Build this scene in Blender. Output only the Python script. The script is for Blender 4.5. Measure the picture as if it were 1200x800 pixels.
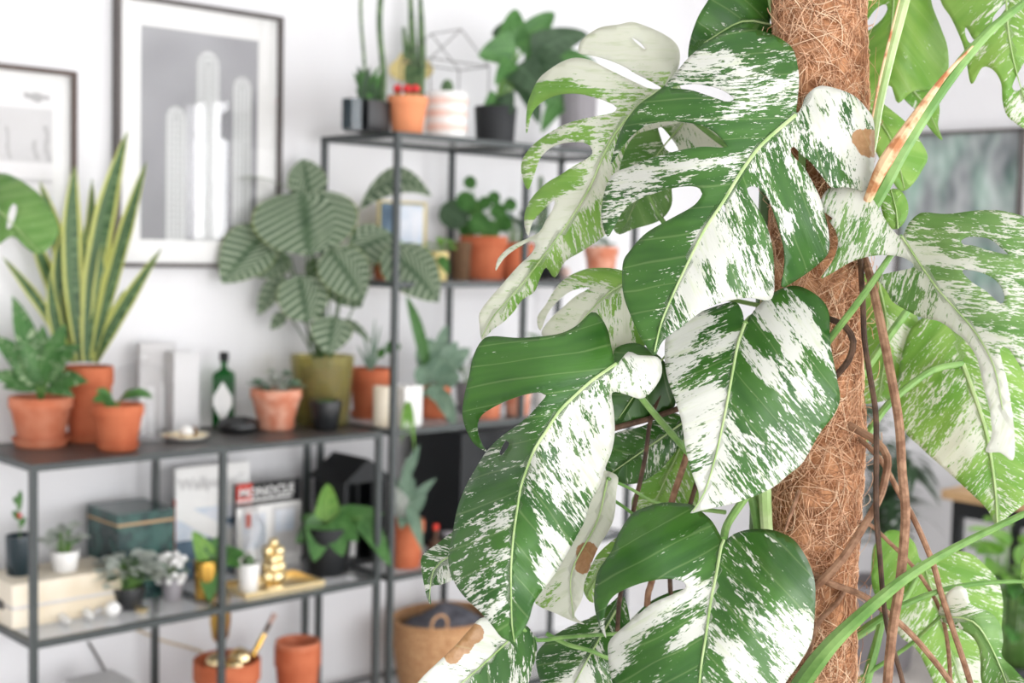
import bpy, bmesh, math, random
import numpy as np
from mathutils import Vector, Matrix, noise
from mathutils.geometry import delaunay_2d_cdt
for o in list(bpy.data.objects): bpy.data.objects.remove(o)
SC = bpy.context.scene
COL = SC.collection

# ------------------------------------------------------------------ camera
FPX = 1586.2
YAW, PIT, ROL = 0.7526, 0.0701, 0.0231
CAM = np.array([0.0, 0.0, 1.4546])
F_ = np.array([math.sin(YAW)*math.cos(PIT), math.cos(YAW)*math.cos(PIT), -math.sin(PIT)])
R0 = np.array([math.cos(YAW), -math.sin(YAW), 0.0]); U0 = np.cross(R0, F_)
R_ = math.cos(ROL)*R0 + math.sin(ROL)*U0
U_ = -math.sin(ROL)*R0 + math.cos(ROL)*U0
cd = bpy.data.cameras.new('camera'); cam = bpy.data.objects.new('camera', cd); COL.objects.link(cam)
cam.matrix_world = Matrix(((R_[0], U_[0], -F_[0], CAM[0]), (R_[1], U_[1], -F_[1], CAM[1]), (R_[2], U_[2], -F_[2], CAM[2]), (0, 0, 0, 1)))
cd.sensor_width = 36.0; cd.lens = FPX/1200*36.0; cd.clip_start = 0.05; cd.clip_end = 60
cd.dof.use_dof = True; cd.dof.focus_distance = 1.27; cd.dof.aperture_fstop = cd.lens/1000/0.0090
SC.camera = cam

# ------------------------------------------------------------------ world, window light, exposure
SC.view_settings.view_transform = 'Standard'; SC.view_settings.look = 'None'
SC.view_settings.gamma = 1.0; SC.view_settings.use_curve_mapping = False
SC.view_settings.exposure = -0.88
W = bpy.data.worlds.new('World'); SC.world = W; W.use_nodes = True
bg = W.node_tree.nodes['Background']; bg.inputs[0].default_value = (0.93, 0.97, 1.0, 1); bg.inputs[1].default_value = 3.0
XL, XR, YF, YB, ZC = -2.4, 4.6, -3.2, 3.36, 2.75        # room: left, right, front, back walls and ceiling
WINS = [('right', -1.62, -0.95, 1.42, 2.40), ('right', -0.30, 1.55, 0.08, 2.32), ('front', 0.9, 4.0, 0.08, 2.32), ('front', -2.0, 0.3, 0.08, 2.32)]  # first matches the print's reflection; other three added, floor-length, to brighten the room
POW = [45, 110, 240, 240]
for (sd, a, b, z0, z1), p in zip(WINS, POW):
    L = bpy.data.lights.new('window_daylight', 'AREA'); L.shape = 'RECTANGLE'; L.size = b-a; L.size_y = z1-z0; L.energy = p
    L.color = (0.985, 0.985, 1.0)
    o = bpy.data.objects.new('window_daylight', L); COL.objects.link(o)
    if sd == 'right':
        o.location = (XR+0.16, (a+b)/2, (z0+z1)/2); o.rotation_euler = (math.pi/2, 0, math.pi/2)
    else:
        o.location = ((a+b)/2, YF-0.16, (z0+z1)/2); o.rotation_euler = (-math.pi/2, 0, math.pi)
    o.rotation_mode = 'QUATERNION'
    d = Vector((-1, 0, 0)) if sd == 'right' else Vector((0, 1, 0))
    o.rotation_quaternion = d.to_track_quat('-Z', 'Y')

# ------------------------------------------------------------------ pixel helpers (a pixel gives a direction, a surface the distance)
def ray(px, py): return F_ + R_*((px-600)/FPX) + U_*((400-py)/FPX)
def atd(px, py, d): return CAM + ray(px, py)*d
def atz(px, py, z): r = ray(px, py); return CAM + r*((z-CAM[2])/r[2])
def aty(px, py, y): r = ray(px, py); return CAM + r*((y-CAM[1])/r[1])
def atx(px, py, x): r = ray(px, py); return CAM + r*((x-CAM[0])/r[0])
def depth(P): return float((np.array(P)-CAM) @ F_)
def pxm(n, P): return n*depth(P)/FPX            # pixels -> metres at point P

# ------------------------------------------------------------------ materials
def lin(c):
    return tuple(((v/255)/12.92 if v <= 10 else (((v/255)+0.055)/1.055)**2.4) for v in c)
class N:
    def __init__(s, name):
        s.m = bpy.data.materials.new(name); s.m.use_nodes = True; s.t = s.m.node_tree; s.t.nodes.clear()
        s.out = s.n('ShaderNodeOutputMaterial')
    def n(s, typ, **kw):
        x = s.t.nodes.new(typ)
        for k, v in kw.items(): setattr(x, k, v)
        return x
    def l(s, a, b): s.t.links.new(a, b)
    def bsdf(s, rough=.5, spec=.5, metal=0):
        b = s.n('ShaderNodeBsdfPrincipled'); b.inputs['Roughness'].default_value = rough; b.inputs['Metallic'].default_value = metal
        b.inputs['Specular IOR Level'].default_value = spec; s.l(b.outputs[0], s.out.inputs[0]); s.b = b; return b
    def math(s, op, a, b=None, c=None, clamp=False):
        x = s.n('ShaderNodeMath', operation=op); x.use_clamp = clamp
        for i, v in enumerate((a, b, c)):
            if v is None: continue
            if isinstance(v, (int, float)): x.inputs[i].default_value = v
            else: s.l(v, x.inputs[i])
        return x.outputs[0]
    def mix(s, f, a, b):
        x = s.n('ShaderNodeMix', data_type='RGBA')
        for i, v in ((0, f), (6, a), (7, b)):
            if isinstance(v, (int, float)): x.inputs[i].default_value = v
            elif isinstance(v, tuple): x.inputs[i].default_value = (*v, 1)[:4]
            else: s.l(v, x.inputs[i])
        return x.outputs[2]
    def noise(s, scale, vec=None, detail=3, rough=.55):
        x = s.n('ShaderNodeTexNoise'); x.inputs['Scale'].default_value = scale; x.inputs['Detail'].default_value = detail; x.inputs['Roughness'].default_value = rough
        if vec is not None: s.l(vec, x.inputs['Vector'])
        return x.outputs[0]
    def step(s, v, a, b):
        x = s.n('ShaderNodeMapRange'); x.interpolation_type = 'SMOOTHSTEP'; s.l(v, x.inputs[0]); x.inputs[1].default_value = a; x.inputs[2].default_value = b
        return x.outputs[0]
    def bump(s, h, strength=.3, dist=.002):
        x = s.n('ShaderNodeBump'); x.inputs['Strength'].default_value = strength; x.inputs['Distance'].default_value = dist
        s.l(h, x.inputs['Height']); s.l(x.outputs[0], s.b.inputs['Normal']); return x
    def obj(s): return s.n('ShaderNodeTexCoord').outputs['Object']
M = {}
def plain(name, c, rough=.5, spec=.5, metal=0, var=.12, scale=20, bump=0, c2=None, lo=.35, hi=.65):
    k = N(name); b = k.bsdf(rough, spec, metal); t = k.noise(scale, k.obj())
    c2 = c2 or tuple(v*(1-var) for v in c)
    k.l(k.mix(k.step(t, lo, hi), tuple(c), tuple(c2)), b.inputs['Base Color'])
    if bump: k.bump(k.noise(scale*4, k.obj()), .5, bump)
    M[name] = k.m; return k
def emulsion():
    plain('wall_white', (.82, .815, .83), .75, .2, var=.015, scale=1.5, bump=.0006)
    plain('ceiling_white', (.88, .88, .88), .8, .2, var=.01, scale=1.5)
    plain('trim_white', (.85, .85, .85), .4, .4, var=.01, scale=3)
emulsion()
plain('floor_wood', (.78, .74, .70), .45, .4, var=.25, scale=3)
plain('metal_black', lin((58, 64, 64)), .42, .5, var=.12, scale=9)
plain('panel_black', lin((62, 62, 62)), .38, .5, c2=lin((76, 70, 66)), scale=14)
plain('terracotta', lin((208, 134, 104)), .78, .25, c2=lin((194, 112, 80)), scale=16, bump=.0006)
plain('terracotta_dark', lin((196, 112, 78)), .8, .2, c2=lin((180, 96, 64)), scale=14, bump=.0006)
plain('terracotta_pale', lin((218, 162, 138)), .82, .2, c2=lin((200, 126, 98)), scale=22, bump=.0008, lo=.4, hi=.6)
plain('terracotta_bright', lin((232, 150, 106)), .75, .25, var=.1, scale=14)
plain('soil', lin((70, 52, 40)), .95, .1, c2=lin((44, 33, 26)), scale=90, bump=.003)
plain('ceramic_white', (.82, .81, .79), .35, .5, var=.03, scale=8)
plain('ceramic_grey', lin((150, 146, 150)), .5, .4, var=.12, scale=8)
plain('ceramic_black', lin((34, 36, 38)), .3, .5, var=.2, scale=12)
plain('matte_black', lin((24, 27, 30)), .55, .4, var=.2, scale=12)
plain('teal_glass', lin((22, 44, 52)), .12, .6, var=.2, scale=8)
plain('brass', lin((214, 170, 84)), .25, .5, 1, var=.12, scale=10)
plain('gold', lin((250, 228, 178)), .28, .5, 1, var=.1, scale=20)
plain('cork_wood', lin((196, 160, 118)), .6, .3, var=.15, scale=12)
plain('cream_wood', lin((232, 222, 204)), .6, .3, c2=lin((214, 200, 176)), scale=5)
plain('paper_white', (.86, .855, .84), .8, .2, var=.03, scale=9)
plain('paper_grey', (.62, .61, .61), .8, .2, var=.05, scale=9)
plain('paper_soft', (.66, .655, .66), .8, .2, var=.04, scale=9)
plain('print_black', lin((26, 26, 28)), .5, .3, var=.1, scale=9)
plain('print_red', lin((206, 62, 48)), .5, .3, var=.1, scale=9)
plain('print_orange', lin((206, 92, 66)), .5, .3, var=.1, scale=9)
plain('print_navy', lin((62, 84, 104)), .5, .3, c2=lin((96, 118, 136)), scale=14)
plain('print_sky', lin((196, 208, 222)), .5, .3, c2=lin((224, 226, 232)), scale=14)
plain('frame_dark', lin((92, 86, 84)), .45, .4, var=.1, scale=8)
plain('frame_brown', lin((92, 78, 72)), .5, .4, var=.1, scale=8)
plain('cloth_grey', lin((112, 112, 120)), .9, .1, var=.3, scale=30)
plain('bud_red', lin((226, 60, 62)), .6, .3, var=.2, scale=60)
plain('cactus_green', lin((104, 128, 88)), .6, .3, c2=lin((70, 96, 62)), scale=40)
plain('root_brown', lin((158, 122, 96)), .7, .3, c2=lin((120, 86, 64)), scale=90, bump=.001, lo=.35, hi=.65)
plain('root_dark', lin((98, 74, 58)), .7, .3, c2=lin((64, 48, 38)), scale=70, bump=.001)
plain('sheath_tan', lin((222, 190, 150)), .65, .3, c2=lin((176, 116, 74)), scale=45, lo=.45, hi=.62)
plain('stem_green', lin((128, 164, 92)), .5, .4, c2=lin((90, 134, 60)), scale=30)
plain('stem_dark', lin((74, 104, 56)), .5, .4, var=.2, scale=30)
plain('dried_yellow', lin((220, 202, 140)), .7, .3, var=.15, scale=30)
plain('bark', lin((110, 84, 62)), .8, .2, var=.2, scale=40)
plain('cord_tan', lin((214, 196, 168)), .7, .3, var=.1, scale=30)
plain('wire_dark', lin((70, 66, 62)), .5, .4, var=.1, scale=30)
plain('bristle', lin((206, 172, 160)), .8, .2, var=.2, scale=200)
plain('wicker', lin((206, 164, 122)), .8, .2, c2=lin((176, 128, 88)), scale=120, bump=.002, lo=.4, hi=.6)

def glassy(name, tint, rough=.03, refl=1.0, op=0.0, opc=(0, 0, 0)):
    k = N(name); tr = k.n('ShaderNodeBsdfTransparent'); tr.inputs[0].default_value = (*tint, 1)
    gl = k.n('ShaderNodeBsdfGlossy'); gl.inputs['Roughness'].default_value = rough
    fr = k.n('ShaderNodeLayerWeight'); fr.inputs[0].default_value = .5
    mx = k.n('ShaderNodeMixShader'); k.l(k.math('MULTIPLY', k.math('MULTIPLY_ADD', k.math('POWER', fr.outputs['Facing'], 4.0), .7, .04), refl), mx.inputs[0]); k.l(tr.outputs[0], mx.inputs[1]); k.l(gl.outputs[0], mx.inputs[2])
    last = mx
    if op:
        df = k.n('ShaderNodeBsdfDiffuse'); df.inputs[0].default_value = (*opc, 1)
        m2 = k.n('ShaderNodeMixShader'); m2.inputs[0].default_value = op; k.l(mx.outputs[0], m2.inputs[1]); k.l(df.outputs[0], m2.inputs[2]); last = m2
    k.l(last.outputs[0], k.out.inputs[0]); M[name] = k.m
glassy('glass_clear', (.985, .985, .985), refl=.7)
glassy('glass_shelf', (.90, .91, .91), op=.20, opc=(.82, .82, .83))
glassy('glass_green', (.10, .48, .16), op=.35, opc=(.01, .10, .02))
glassy('glass_olive', (.80, .76, .46), op=.22, opc=(.46, .42, .18), rough=.06, refl=1.3)
glassy('glass_picture', (1, 1, 1), rough=.02, refl=1.0)

def leafmat(name, g1, g2, white=None, mode='plain', rough=.36, trans=.22, spec=.45):
    """UV 'vein' = (origin on midrib of the lateral vein [m], signed distance from midrib [m]); UV 'leaf' = (0..1 along, -1..1 across); attributes white, brown"""
    k = N(name); b = k.bsdf(rough, spec)
    uv = k.n('ShaderNodeUVMap', uv_map='vein').outputs[0]; lf = k.n('ShaderNodeUVMap', uv_map='leaf').outputs[0]
    oi = k.n('ShaderNodeObjectInfo').outputs['Random']
    def stretched(sx, sy):
        mp = k.n('ShaderNodeMapping'); mp.inputs['Scale'].default_value = (sx, sy, 1); k.l(uv, mp.inputs[0])
        cb = k.n('ShaderNodeCombineXYZ'); k.l(k.math('MULTIPLY', oi, 40.0), cb.inputs[2])
        ad = k.n('ShaderNodeVectorMath', operation='ADD'); k.l(mp.outputs[0], ad.inputs[0]); k.l(cb.outputs[0], ad.inputs[1]); return ad.outputs[0]
    sp = k.n('ShaderNodeSeparateXYZ'); k.l(uv, sp.inputs[0]); sl = k.n('ShaderNodeSeparateXYZ'); k.l(lf, sl.inputs[0])
    soft = k.noise(1, stretched(38, 10), 2)
    col = k.mix(k.step(soft, .3, .7), tuple(g1), tuple(g2))
    absv = k.math('ABSOLUTE', sl.outputs[1])
    if mode == 'variegated':
        at = k.n('ShaderNodeAttribute', attribute_name='white').outputs['Fac']
        br = k.n('ShaderNodeAttribute', attribute_name='brown').outputs['Fac']
        n1 = k.noise(1, stretched(55, 18), 2, .5); n2 = k.noise(1, stretched(300, 85), 3, .65); n3 = k.noise(1, stretched(850, 300), 2, .6)
        v = k.math('ADD', at, k.math('MULTIPLY_ADD', n1, .9, -.45))
        v = k.math('ADD', v, k.math('MULTIPLY_ADD', n2, 2.0, -1.0)); v = k.math('ADD', v, k.math('MULTIPLY_ADD', n3, .9, -.45))
        pale = k.step(k.math('ADD', at, k.math('MULTIPLY_ADD', n1, 1.4, -.7)), .5, .95)
        col = k.mix(k.math('MULTIPLY', pale, .38), col, tuple(lin((186, 200, 158))))
        wn = k.noise(1, stretched(130, 34), 3, .6)
        wc = k.mix(k.math('MULTIPLY', k.step(wn, .52, .72), .55), tuple(white), tuple(lin((196, 206, 172))))
        col = k.mix(k.step(v, .49, .61), col, wc)
        bn = k.step(k.math('ADD', br, k.math('MULTIPLY_ADD', n2, .4, -.2)), .45, .55)
        brc = k.mix(k.noise(220, k.obj()), tuple(lin((150, 104, 62))), tuple(lin((196, 158, 116))))
        col = k.mix(bn, col, brc)
        ph = k.math('ADD', k.math('DIVIDE', sp.outputs[0], .027), k.math('MULTIPLY', soft, .7)); fr_ = k.math('ABSOLUTE', k.math('SUBTRACT', k.math('FRACT', ph), .5))
        col = k.mix(k.math('MULTIPLY', k.math('SUBTRACT', 1.0, k.step(fr_, .01, .05)), .13), col, tuple(lin((190, 206, 150))))
    elif mode == 'calathea':
        wv = k.math('SINE', k.math('MULTIPLY', sp.outputs[0], 2*math.pi/0.023))
        st = k.step(k.math('ADD', wv, k.math('MULTIPLY_ADD', soft, .8, -.4)), -.2, .6)
        col = k.mix(k.math('MULTIPLY', st, k.step(absv, .02, .2)), col, tuple(white))
        col = k.mix(k.step(absv, .965, .995), col, tuple(lin((150, 160, 90))))
    elif mode == 'snake':
        bands = k.noise(1, stretched(70, 6), 2)
        col = k.mix(k.math('MULTIPLY', k.step(bands, .48, .6), .5), col, tuple(lin((136, 164, 116))))
        col = k.mix(k.step(absv, .60, .68), col, tuple(white))
    elif mode == 'splash':
        col = k.mix(k.math('MULTIPLY', k.step(k.noise(1, stretched(120, 40), 2), .55, .66), .7), col, tuple(white))
    vein = k.step(absv, .0, .05)
    if mode in ('plain', 'splash'): col = k.mix(vein, tuple(v*1.5+.03 for v in g1), col)
    k.l(col, b.inputs['Base Color'])
    qu = k.math('SINE', k.math('MULTIPLY', sp.outputs[0], 2*math.pi/0.027))
    hh = k.math('MULTIPLY_ADD', qu, .35, k.math('MULTIPLY', k.noise(1, stretched(300, 60), 2), .5))
    k.bump(hh, .5, .0014)
    tl = k.n('ShaderNodeBsdfTranslucent'); tm = k.mix(.35, col, (1, 1, .55)); mult = k.n('ShaderNodeMix', data_type='RGBA', blend_type='MULTIPLY')
    mult.inputs[0].default_value = .5; k.l(col, mult.inputs[6]); mult.inputs[7].default_value = (1, 1, .6, 1)
    k.l(mult.outputs[2], tl.inputs[0])
    mx = k.n('ShaderNodeMixShader'); mx.inputs[0].default_value = trans; k.l(b.outputs[0], mx.inputs[1]); k.l(tl.outputs[0], mx.inputs[2]); k.l(mx.outputs[0], k.out.inputs[0])
    M[name] = k.m
CREAM = (.68, .69, .635)
leafmat('monstera_leaf', lin((66, 112, 40)), lin((42, 88, 28)), CREAM, 'variegated', .33)
leafmat('monstera_pale', lin((150, 188, 92)), lin((116, 166, 66)), (.74, .755, .67), 'variegated', .4, .35)  # paler green holds light shining through the leaves; cream leaves use it too
leafmat('leaf_green', lin((88, 138, 70)), lin((62, 110, 50)), None, 'plain')
leafmat('leaf_dark', lin((78, 104, 76)), lin((54, 80, 54)), None, 'plain')
leafmat('leaf_bright', lin((132, 178, 78)), lin((98, 152, 60)), None, 'plain')
leafmat('leaf_grey', lin((132, 158, 136)), lin((100, 130, 110)), None, 'plain')
leafmat('leaf_silver', lin((208, 212, 206)), lin((150, 160, 150)), None, 'plain')
leafmat('monstera_mid', lin((126, 164, 92)), lin((92, 140, 62)), (.73, .74, .67), 'variegated', .38, .28)
leafmat('leaf_splash', lin((84, 132, 70)), lin((58, 104, 50)), lin((196, 212, 176)), 'splash')
leafmat('leaf_calathea', lin((84, 108, 78)), lin((62, 88, 60)), lin((162, 176, 152)), 'calathea', .45)
leafmat('leaf_snake', lin((84, 116, 74)), lin((60, 90, 56)), lin((196, 200, 112)), 'snake', .4)

# ------------------------------------------------------------------ geometry helpers
class G:
    def __init__(s): s.v = []; s.f = []
    def add(s, v, f):
        o = len(s.v); s.v += [tuple(map(float, p)) for p in v]; s.f += [tuple(i+o for i in q) for q in f]; return s
def lathe(c, prof, n=24, sx=1, sy=1, g=None):
    g = g or G(); v = []; f = []; m = len(prof)
    for (r, z) in prof:
        for i in range(n):
            a = 2*math.pi*i/n; v.append((c[0]+r*sx*math.cos(a), c[1]+r*sy*math.sin(a), c[2]+z))
    for j in range(m-1):
        for i in range(n): f.append((j*n+i, j*n+(i+1) % n, (j+1)*n+(i+1) % n, (j+1)*n+i))
    if prof[0][0] > 1e-6: f.append(tuple(reversed(range(n))))
    if prof[-1][0] > 1e-6: f.append(tuple((m-1)*n+i for i in range(n)))
    return g.add(v, f)
def box(x0, x1, y0, y1, z0, z1, g=None):
    g = g or G()
    v = [(x, y, z) for z in (z0, z1) for y in (y0, y1) for x in (x0, x1)]
    return g.add(v, [(0, 2, 3, 1), (4, 5, 7, 6), (0, 1, 5, 4), (1, 3, 7, 5), (3, 2, 6, 7), (2, 0, 4, 6)])
def obox(c, ux, uy, uz, hx, hy, hz, g=None):
    g = g or G(); c, ux, uy, uz = map(np.array, (c, ux, uy, uz))
    v = [c+ux*hx*a+uy*hy*b+uz*hz*d for d in (-1, 1) for b in (-1, 1) for a in (-1, 1)]
    return g.add(v, [(0, 2, 3, 1), (4, 5, 7, 6), (0, 1, 5, 4), (1, 3, 7, 5), (3, 2, 6, 7), (2, 0, 4, 6)])
def catmull(P, step=4.0, closed=False):
    P = [np.array(p, float) for p in P]; n = len(P); out = []
    for i in range(n if closed else n-1):
        p1, p2 = P[i], P[(i+1) % n]
        p0 = P[(i-1) % n] if closed or i > 0 else 2*p1-p2
        p3 = P[(i+2) % n] if closed or i+2 < n else 2*p2-p1
        k = max(1, int(round(np.linalg.norm(p2-p1)/step)))
        for j in range(k):
            t = j/k; out.append(.5*((2*p1)+(-p0+p2)*t+(2*p0-5*p1+4*p2-p3)*t*t+(-p0+3*p1-3*p2+p3)*t**3))
    if not closed: out.append(P[-1])
    return out
def tube(path, rad, n=8, g=None, flat=1.0):
    g = g or G(); P = [np.array(p, float) for p in path]; m = len(P); v = []; f = []
    if not hasattr(rad, '__len__'): rad = [rad]*m
    elif len(rad) != m: rad = list(np.interp(np.linspace(0, 1, m), np.linspace(0, 1, len(rad)), rad))
    up = np.array([.3, .2, .93])
    for i in range(m):
        t = P[min(i+1, m-1)]-P[max(i-1, 0)]; t = t/(np.linalg.norm(t)+1e-12)
        a = np.cross(t, up); 
        if np.linalg.norm(a) < 1e-3: a = np.cross(t, [1, 0, 0])
        a /= np.linalg.norm(a); b = np.cross(a, t); up = b
        for k in range(n):
            q = 2*math.pi*k/n; v.append(P[i]+rad[i]*(math.cos(q)*a+math.sin(q)*b*flat))
    for i in range(m-1):
        for k in range(n): f.append((i*n+k, i*n+(k+1) % n, (i+1)*n+(k+1) % n, (i+1)*n+k))
    f.append(tuple(reversed(range(n)))); f.append(tuple((m-1)*n+k for k in range(n)))
    return g.add(v, f)
def ball(c, r, n=10, m=7, g=None, sz=1.0):
    return lathe(c, [(max(1e-7, r*math.sin(math.pi*j/m)) if 0 < j < m else 1e-7, -r*sz*math.cos(math.pi*j/m)) for j in range(m+1)], n, g=g)
def mesh(name, g, mat, smooth=True, org=(0, 0, 0), auto=None):
    me = bpy.data.meshes.new(name); ox, oy, oz = map(float, org)
    me.from_pydata([(x-ox, y-oy, z-oz) for x, y, z in g.v], [], g.f)
    if mat is not None: me.materials.append(M[mat] if isinstance(mat, str) else mat)
    if smooth:
        me.shade_smooth()
        if auto is not None: me.set_sharp_from_angle(angle=math.radians(auto))
    return me
def link(name, me, parent=None):
    o = bpy.data.objects.new(name, me); COL.objects.link(o)
    if parent is not None: o.parent = parent
    return o
def struct(name, g, mat, parent=None, smooth=False):
    o = link(name, mesh(name, g, mat, smooth), parent)
    if parent is None: o['kind'] = 'structure'
    return o
def tag(o, label, cat, group=None):
    o['label'] = label; o['category'] = cat
    if group: o['group'] = group
    return o
class Thing:
    def __init__(s, name, label, cat, loc, group=None):
        s.loc = tuple(map(float, loc)); s.o = bpy.data.objects.new(name, None); COL.objects.link(s.o); s.o.location = s.loc; s.o.empty_display_size = .05
        tag(s.o, label, cat, group)
    def part(s, name, g, mat, parent=None, smooth=True, auto=40, label=None):
        o = link(name, mesh(name, g, mat, smooth, s.loc, auto), parent or s.o)
        if label: o['label'] = label
        return o
    def raw(s, name, me, parent=None): return link(name, me, parent or s.o)
def single(name, g, mat, label, cat, org, smooth=True, auto=40, group=None):
    o = link(name, mesh(name, g, mat, smooth, org, auto)); o.location = tuple(map(float, org)); return tag(o, label, cat, group)

# a ready-made leaf in space: base, tip, width, which way the face looks
SHAPES = {'oval': lambda t: math.sin(math.pi*t**.85)**.75, 'heart': lambda t: (min(1, t/.12)**.5)*(1-t)**.62*1.25 if t < 1 else 0,
          'lance': lambda t: math.sin(math.pi*t**.75)**1.0, 'strap': lambda t: (.45+.55*min(1, t/.35))*min(1, ((1-t)/.35))**.7,
          'round': lambda t: (max(0, 1-(2*t-1)**2))**.5, 'grass': lambda t: (.6+.4*min(1, t/.3))*(1-t)**.6}
def leafmesh(name, P0, P1, w, mat, org, nrm=None, shape='oval', sag=.12, fold=.12, n=9, bendn=0.0, mid=None, twist=0.0, k=.55):
    P0, P1 = np.array(P0, float), np.array(P1, float); ax = P1-P0; L = np.linalg.norm(ax); ax = ax/L
    nrm = np.array(nrm if nrm is not None else (CAM-(P0+P1)/2), float); nrm = nrm-ax*(nrm@ax); nrm /= np.linalg.norm(nrm)+1e-9
    if twist:
        s0 = np.cross(ax, nrm); nrm = nrm*math.cos(twist)+s0*math.sin(twist)
    side = np.cross(ax, nrm); fn = SHAPES[shape]; cols = (-1, -.55, 0, .55, 1)
    v = []; uv1 = []; uv2 = []; f = []
    for i in range(n+1):
        t = i/n; c = P0+ax*L*t
        bow = 4*t*(1-t)
        c = c+np.array([0, 0, 1])*sag*L*bow+nrm*bendn*L*bow
        if mid is not None: c = c+(np.array(mid)-(P0+P1)/2)*bow
        hw = max(fn(t), .004)*w/2
        for s in cols:
            v.append(c+side*s*hw+nrm*(abs(s)**1.5)*fold*hw)
            uv1.append((t*L-k*abs(s)*hw+(7 if s < 0 else 0)*0.013, s*hw)); uv2.append((t, s))
    nc = len(cols)
    for i in range(n):
        for j in range(nc-1): f.append((i*nc+j, i*nc+j+1, (i+1)*nc+j+1, (i+1)*nc+j))
    v = [q if q[1] < YB-.03 else np.array([q[0], YB-.03-.0005*((i*7) % 5), q[2]]) for i, q in enumerate(v)]
    g = G().add(v, f); me = mesh(name, g, mat, True, org)
    set_uv(me, uv1, uv2); return me
def set_uv(me, uv1, uv2):
    vi = np.zeros(len(me.loops), np.int32); me.loops.foreach_get('vertex_index', vi)
    for nm, a in (('vein', uv1), ('leaf', uv2)):
        l = me.uv_layers.new(name=nm); l.data.foreach_set('uv', np.array(a, np.float32)[vi].ravel())
def thick(o, t=.0012):
    m = o.modifiers.new('thickness', 'SOLIDIFY'); m.thickness = t; m.offset = 0; return o
# ================================================================== ROOM
TH = .2
def wallbox(*a): return box(*a)
struct('floor', box(XL-TH, XR+TH, YF-TH, YB+TH, -.1, 0), 'floor_wood')
struct('ceiling', box(XL-TH, XR+TH, YF-TH, YB+TH, ZC, ZC+.1), 'ceiling_white')
struct('wall_back', box(XL-TH, XR+TH, YB, YB+TH, 0, ZC), 'wall_white')
struct('wall_left', box(XL-TH, XL, YF-TH, YB, 0, ZC), 'wall_white')
def holed(side):
    g = G(); ws = sorted([w for w in WINS if w[0] == side], key=lambda w: w[1])
    lo, hi = (YF, YB) if side == 'right' else (XL, XR+TH)
    def seg(a, b, z0, z1):
        if side == 'right': box(XR, XR+TH, a, b, z0, z1, g)
        else: box(a, b, YF-TH, YF, z0, z1, g)
    p = lo
    for _, a, b, z0, z1 in ws:
        seg(p, a, 0, ZC); seg(a, b, 0, z0); seg(a, b, z1, ZC); p = b
    seg(p, hi, 0, ZC); return g
struct('wall_right', holed('right'), 'wall_white')
struct('wall_front', holed('front'), 'wall_white')
for i, (sd, a, b, z0, z1) in enumerate(WINS):
    def bar(a0, a1, q0, q1, g, dep=(.05, .10)):
        return box(XR+dep[0], XR+dep[1], a0, a1, q0, q1, g) if sd == 'right' else box(a0, a1, YF-dep[1], YF-dep[0], q0, q1, g)
    g = G(); w = .05
    bar(a, b, z0, z0+w, g); bar(a, b, z1-w, z1, g); bar(a, a+w, z0+w, z1-w, g); bar(b-w, b, z0+w, z1-w, g); bar((a+b)/2-w/2, (a+b)/2+w/2, z0+w, z1-w, g)
    wo = struct('window_%d' % (i+1), g, 'trim_white')  # all out of view; those after the first are added for their light
    struct('pane', bar(a+w, (a+b)/2-w/2, z0+w, z1-w, G(), (.07, .076)), 'glass_clear', wo)
    struct('pane', bar((a+b)/2+w/2, b-w, z0+w, z1-w, G(), (.07, .076)), 'glass_clear', wo)
    struct('window_sill', bar(a-.04, b+.04, z0-.03, z0, G(), (-.12, .05)), 'trim_white', wo)
struct('baseboard_back', box(XL, XR, YB-.015, YB, 0, .09), 'trim_white')
struct('baseboard_right', box(XR-.015, XR, YF, YB-.015, 0, .09), 'trim_white')

# ================================================================== SHELVING
BAY, X0, Y0, DEP = .49, 1.2867, 2.9482, .3433
LZ = [.93, .5214, .1128]; TX0 = X0+2*BAY+.0477; TZ = [1.7528, 1.3414, .93, .5186, .1072]
ZT, ZM, ZB = .938, .5295, .121
HB = .008
def shelf_unit(name, label, x0, levels, panel_top):
    T = Thing(name, label, 'shelf', (x0+BAY, Y0+DEP/2, 0)); y1 = Y0+DEP
    top = levels[0]+HB
    for i in range(3):
        for y in (Y0, y1):
            x = x0+i*BAY; T.part('post', box(x-HB, x+HB, y-HB, y+HB, 0, top), 'metal_black', smooth=False)
    for li, z in enumerate(levels):
        for y in (Y0, y1):
            for i in range(2): T.part('rail', box(x0+i*BAY+HB, x0+(i+1)*BAY-HB, y-HB, y+HB, z-HB, z+HB), 'metal_black', smooth=False)
        for i in range(3): T.part('cross_rail', box(x0+i*BAY-HB, x0+i*BAY+HB, Y0+HB, y1-HB, z-HB, z+HB), 'metal_black', smooth=False)
        solid = panel_top and li == 0
        for i in range(2):
            T.part('shelf_panel' if solid else 'glass_shelf', box(x0+i*BAY+HB, x0+(i+1)*BAY-HB, Y0+HB, y1-HB, z+.001, z+HB-.0005),
                   'panel_black' if solid else 'glass_shelf', smooth=False)
    return T
shelf_unit('shelving_unit', 'low black metal shelving unit with a dark top under the framed pictures', X0, LZ, True)
shelf_unit('shelving_unit', 'tall black metal shelving unit with glass shelves full of potted plants', TX0, TZ, False)

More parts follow.
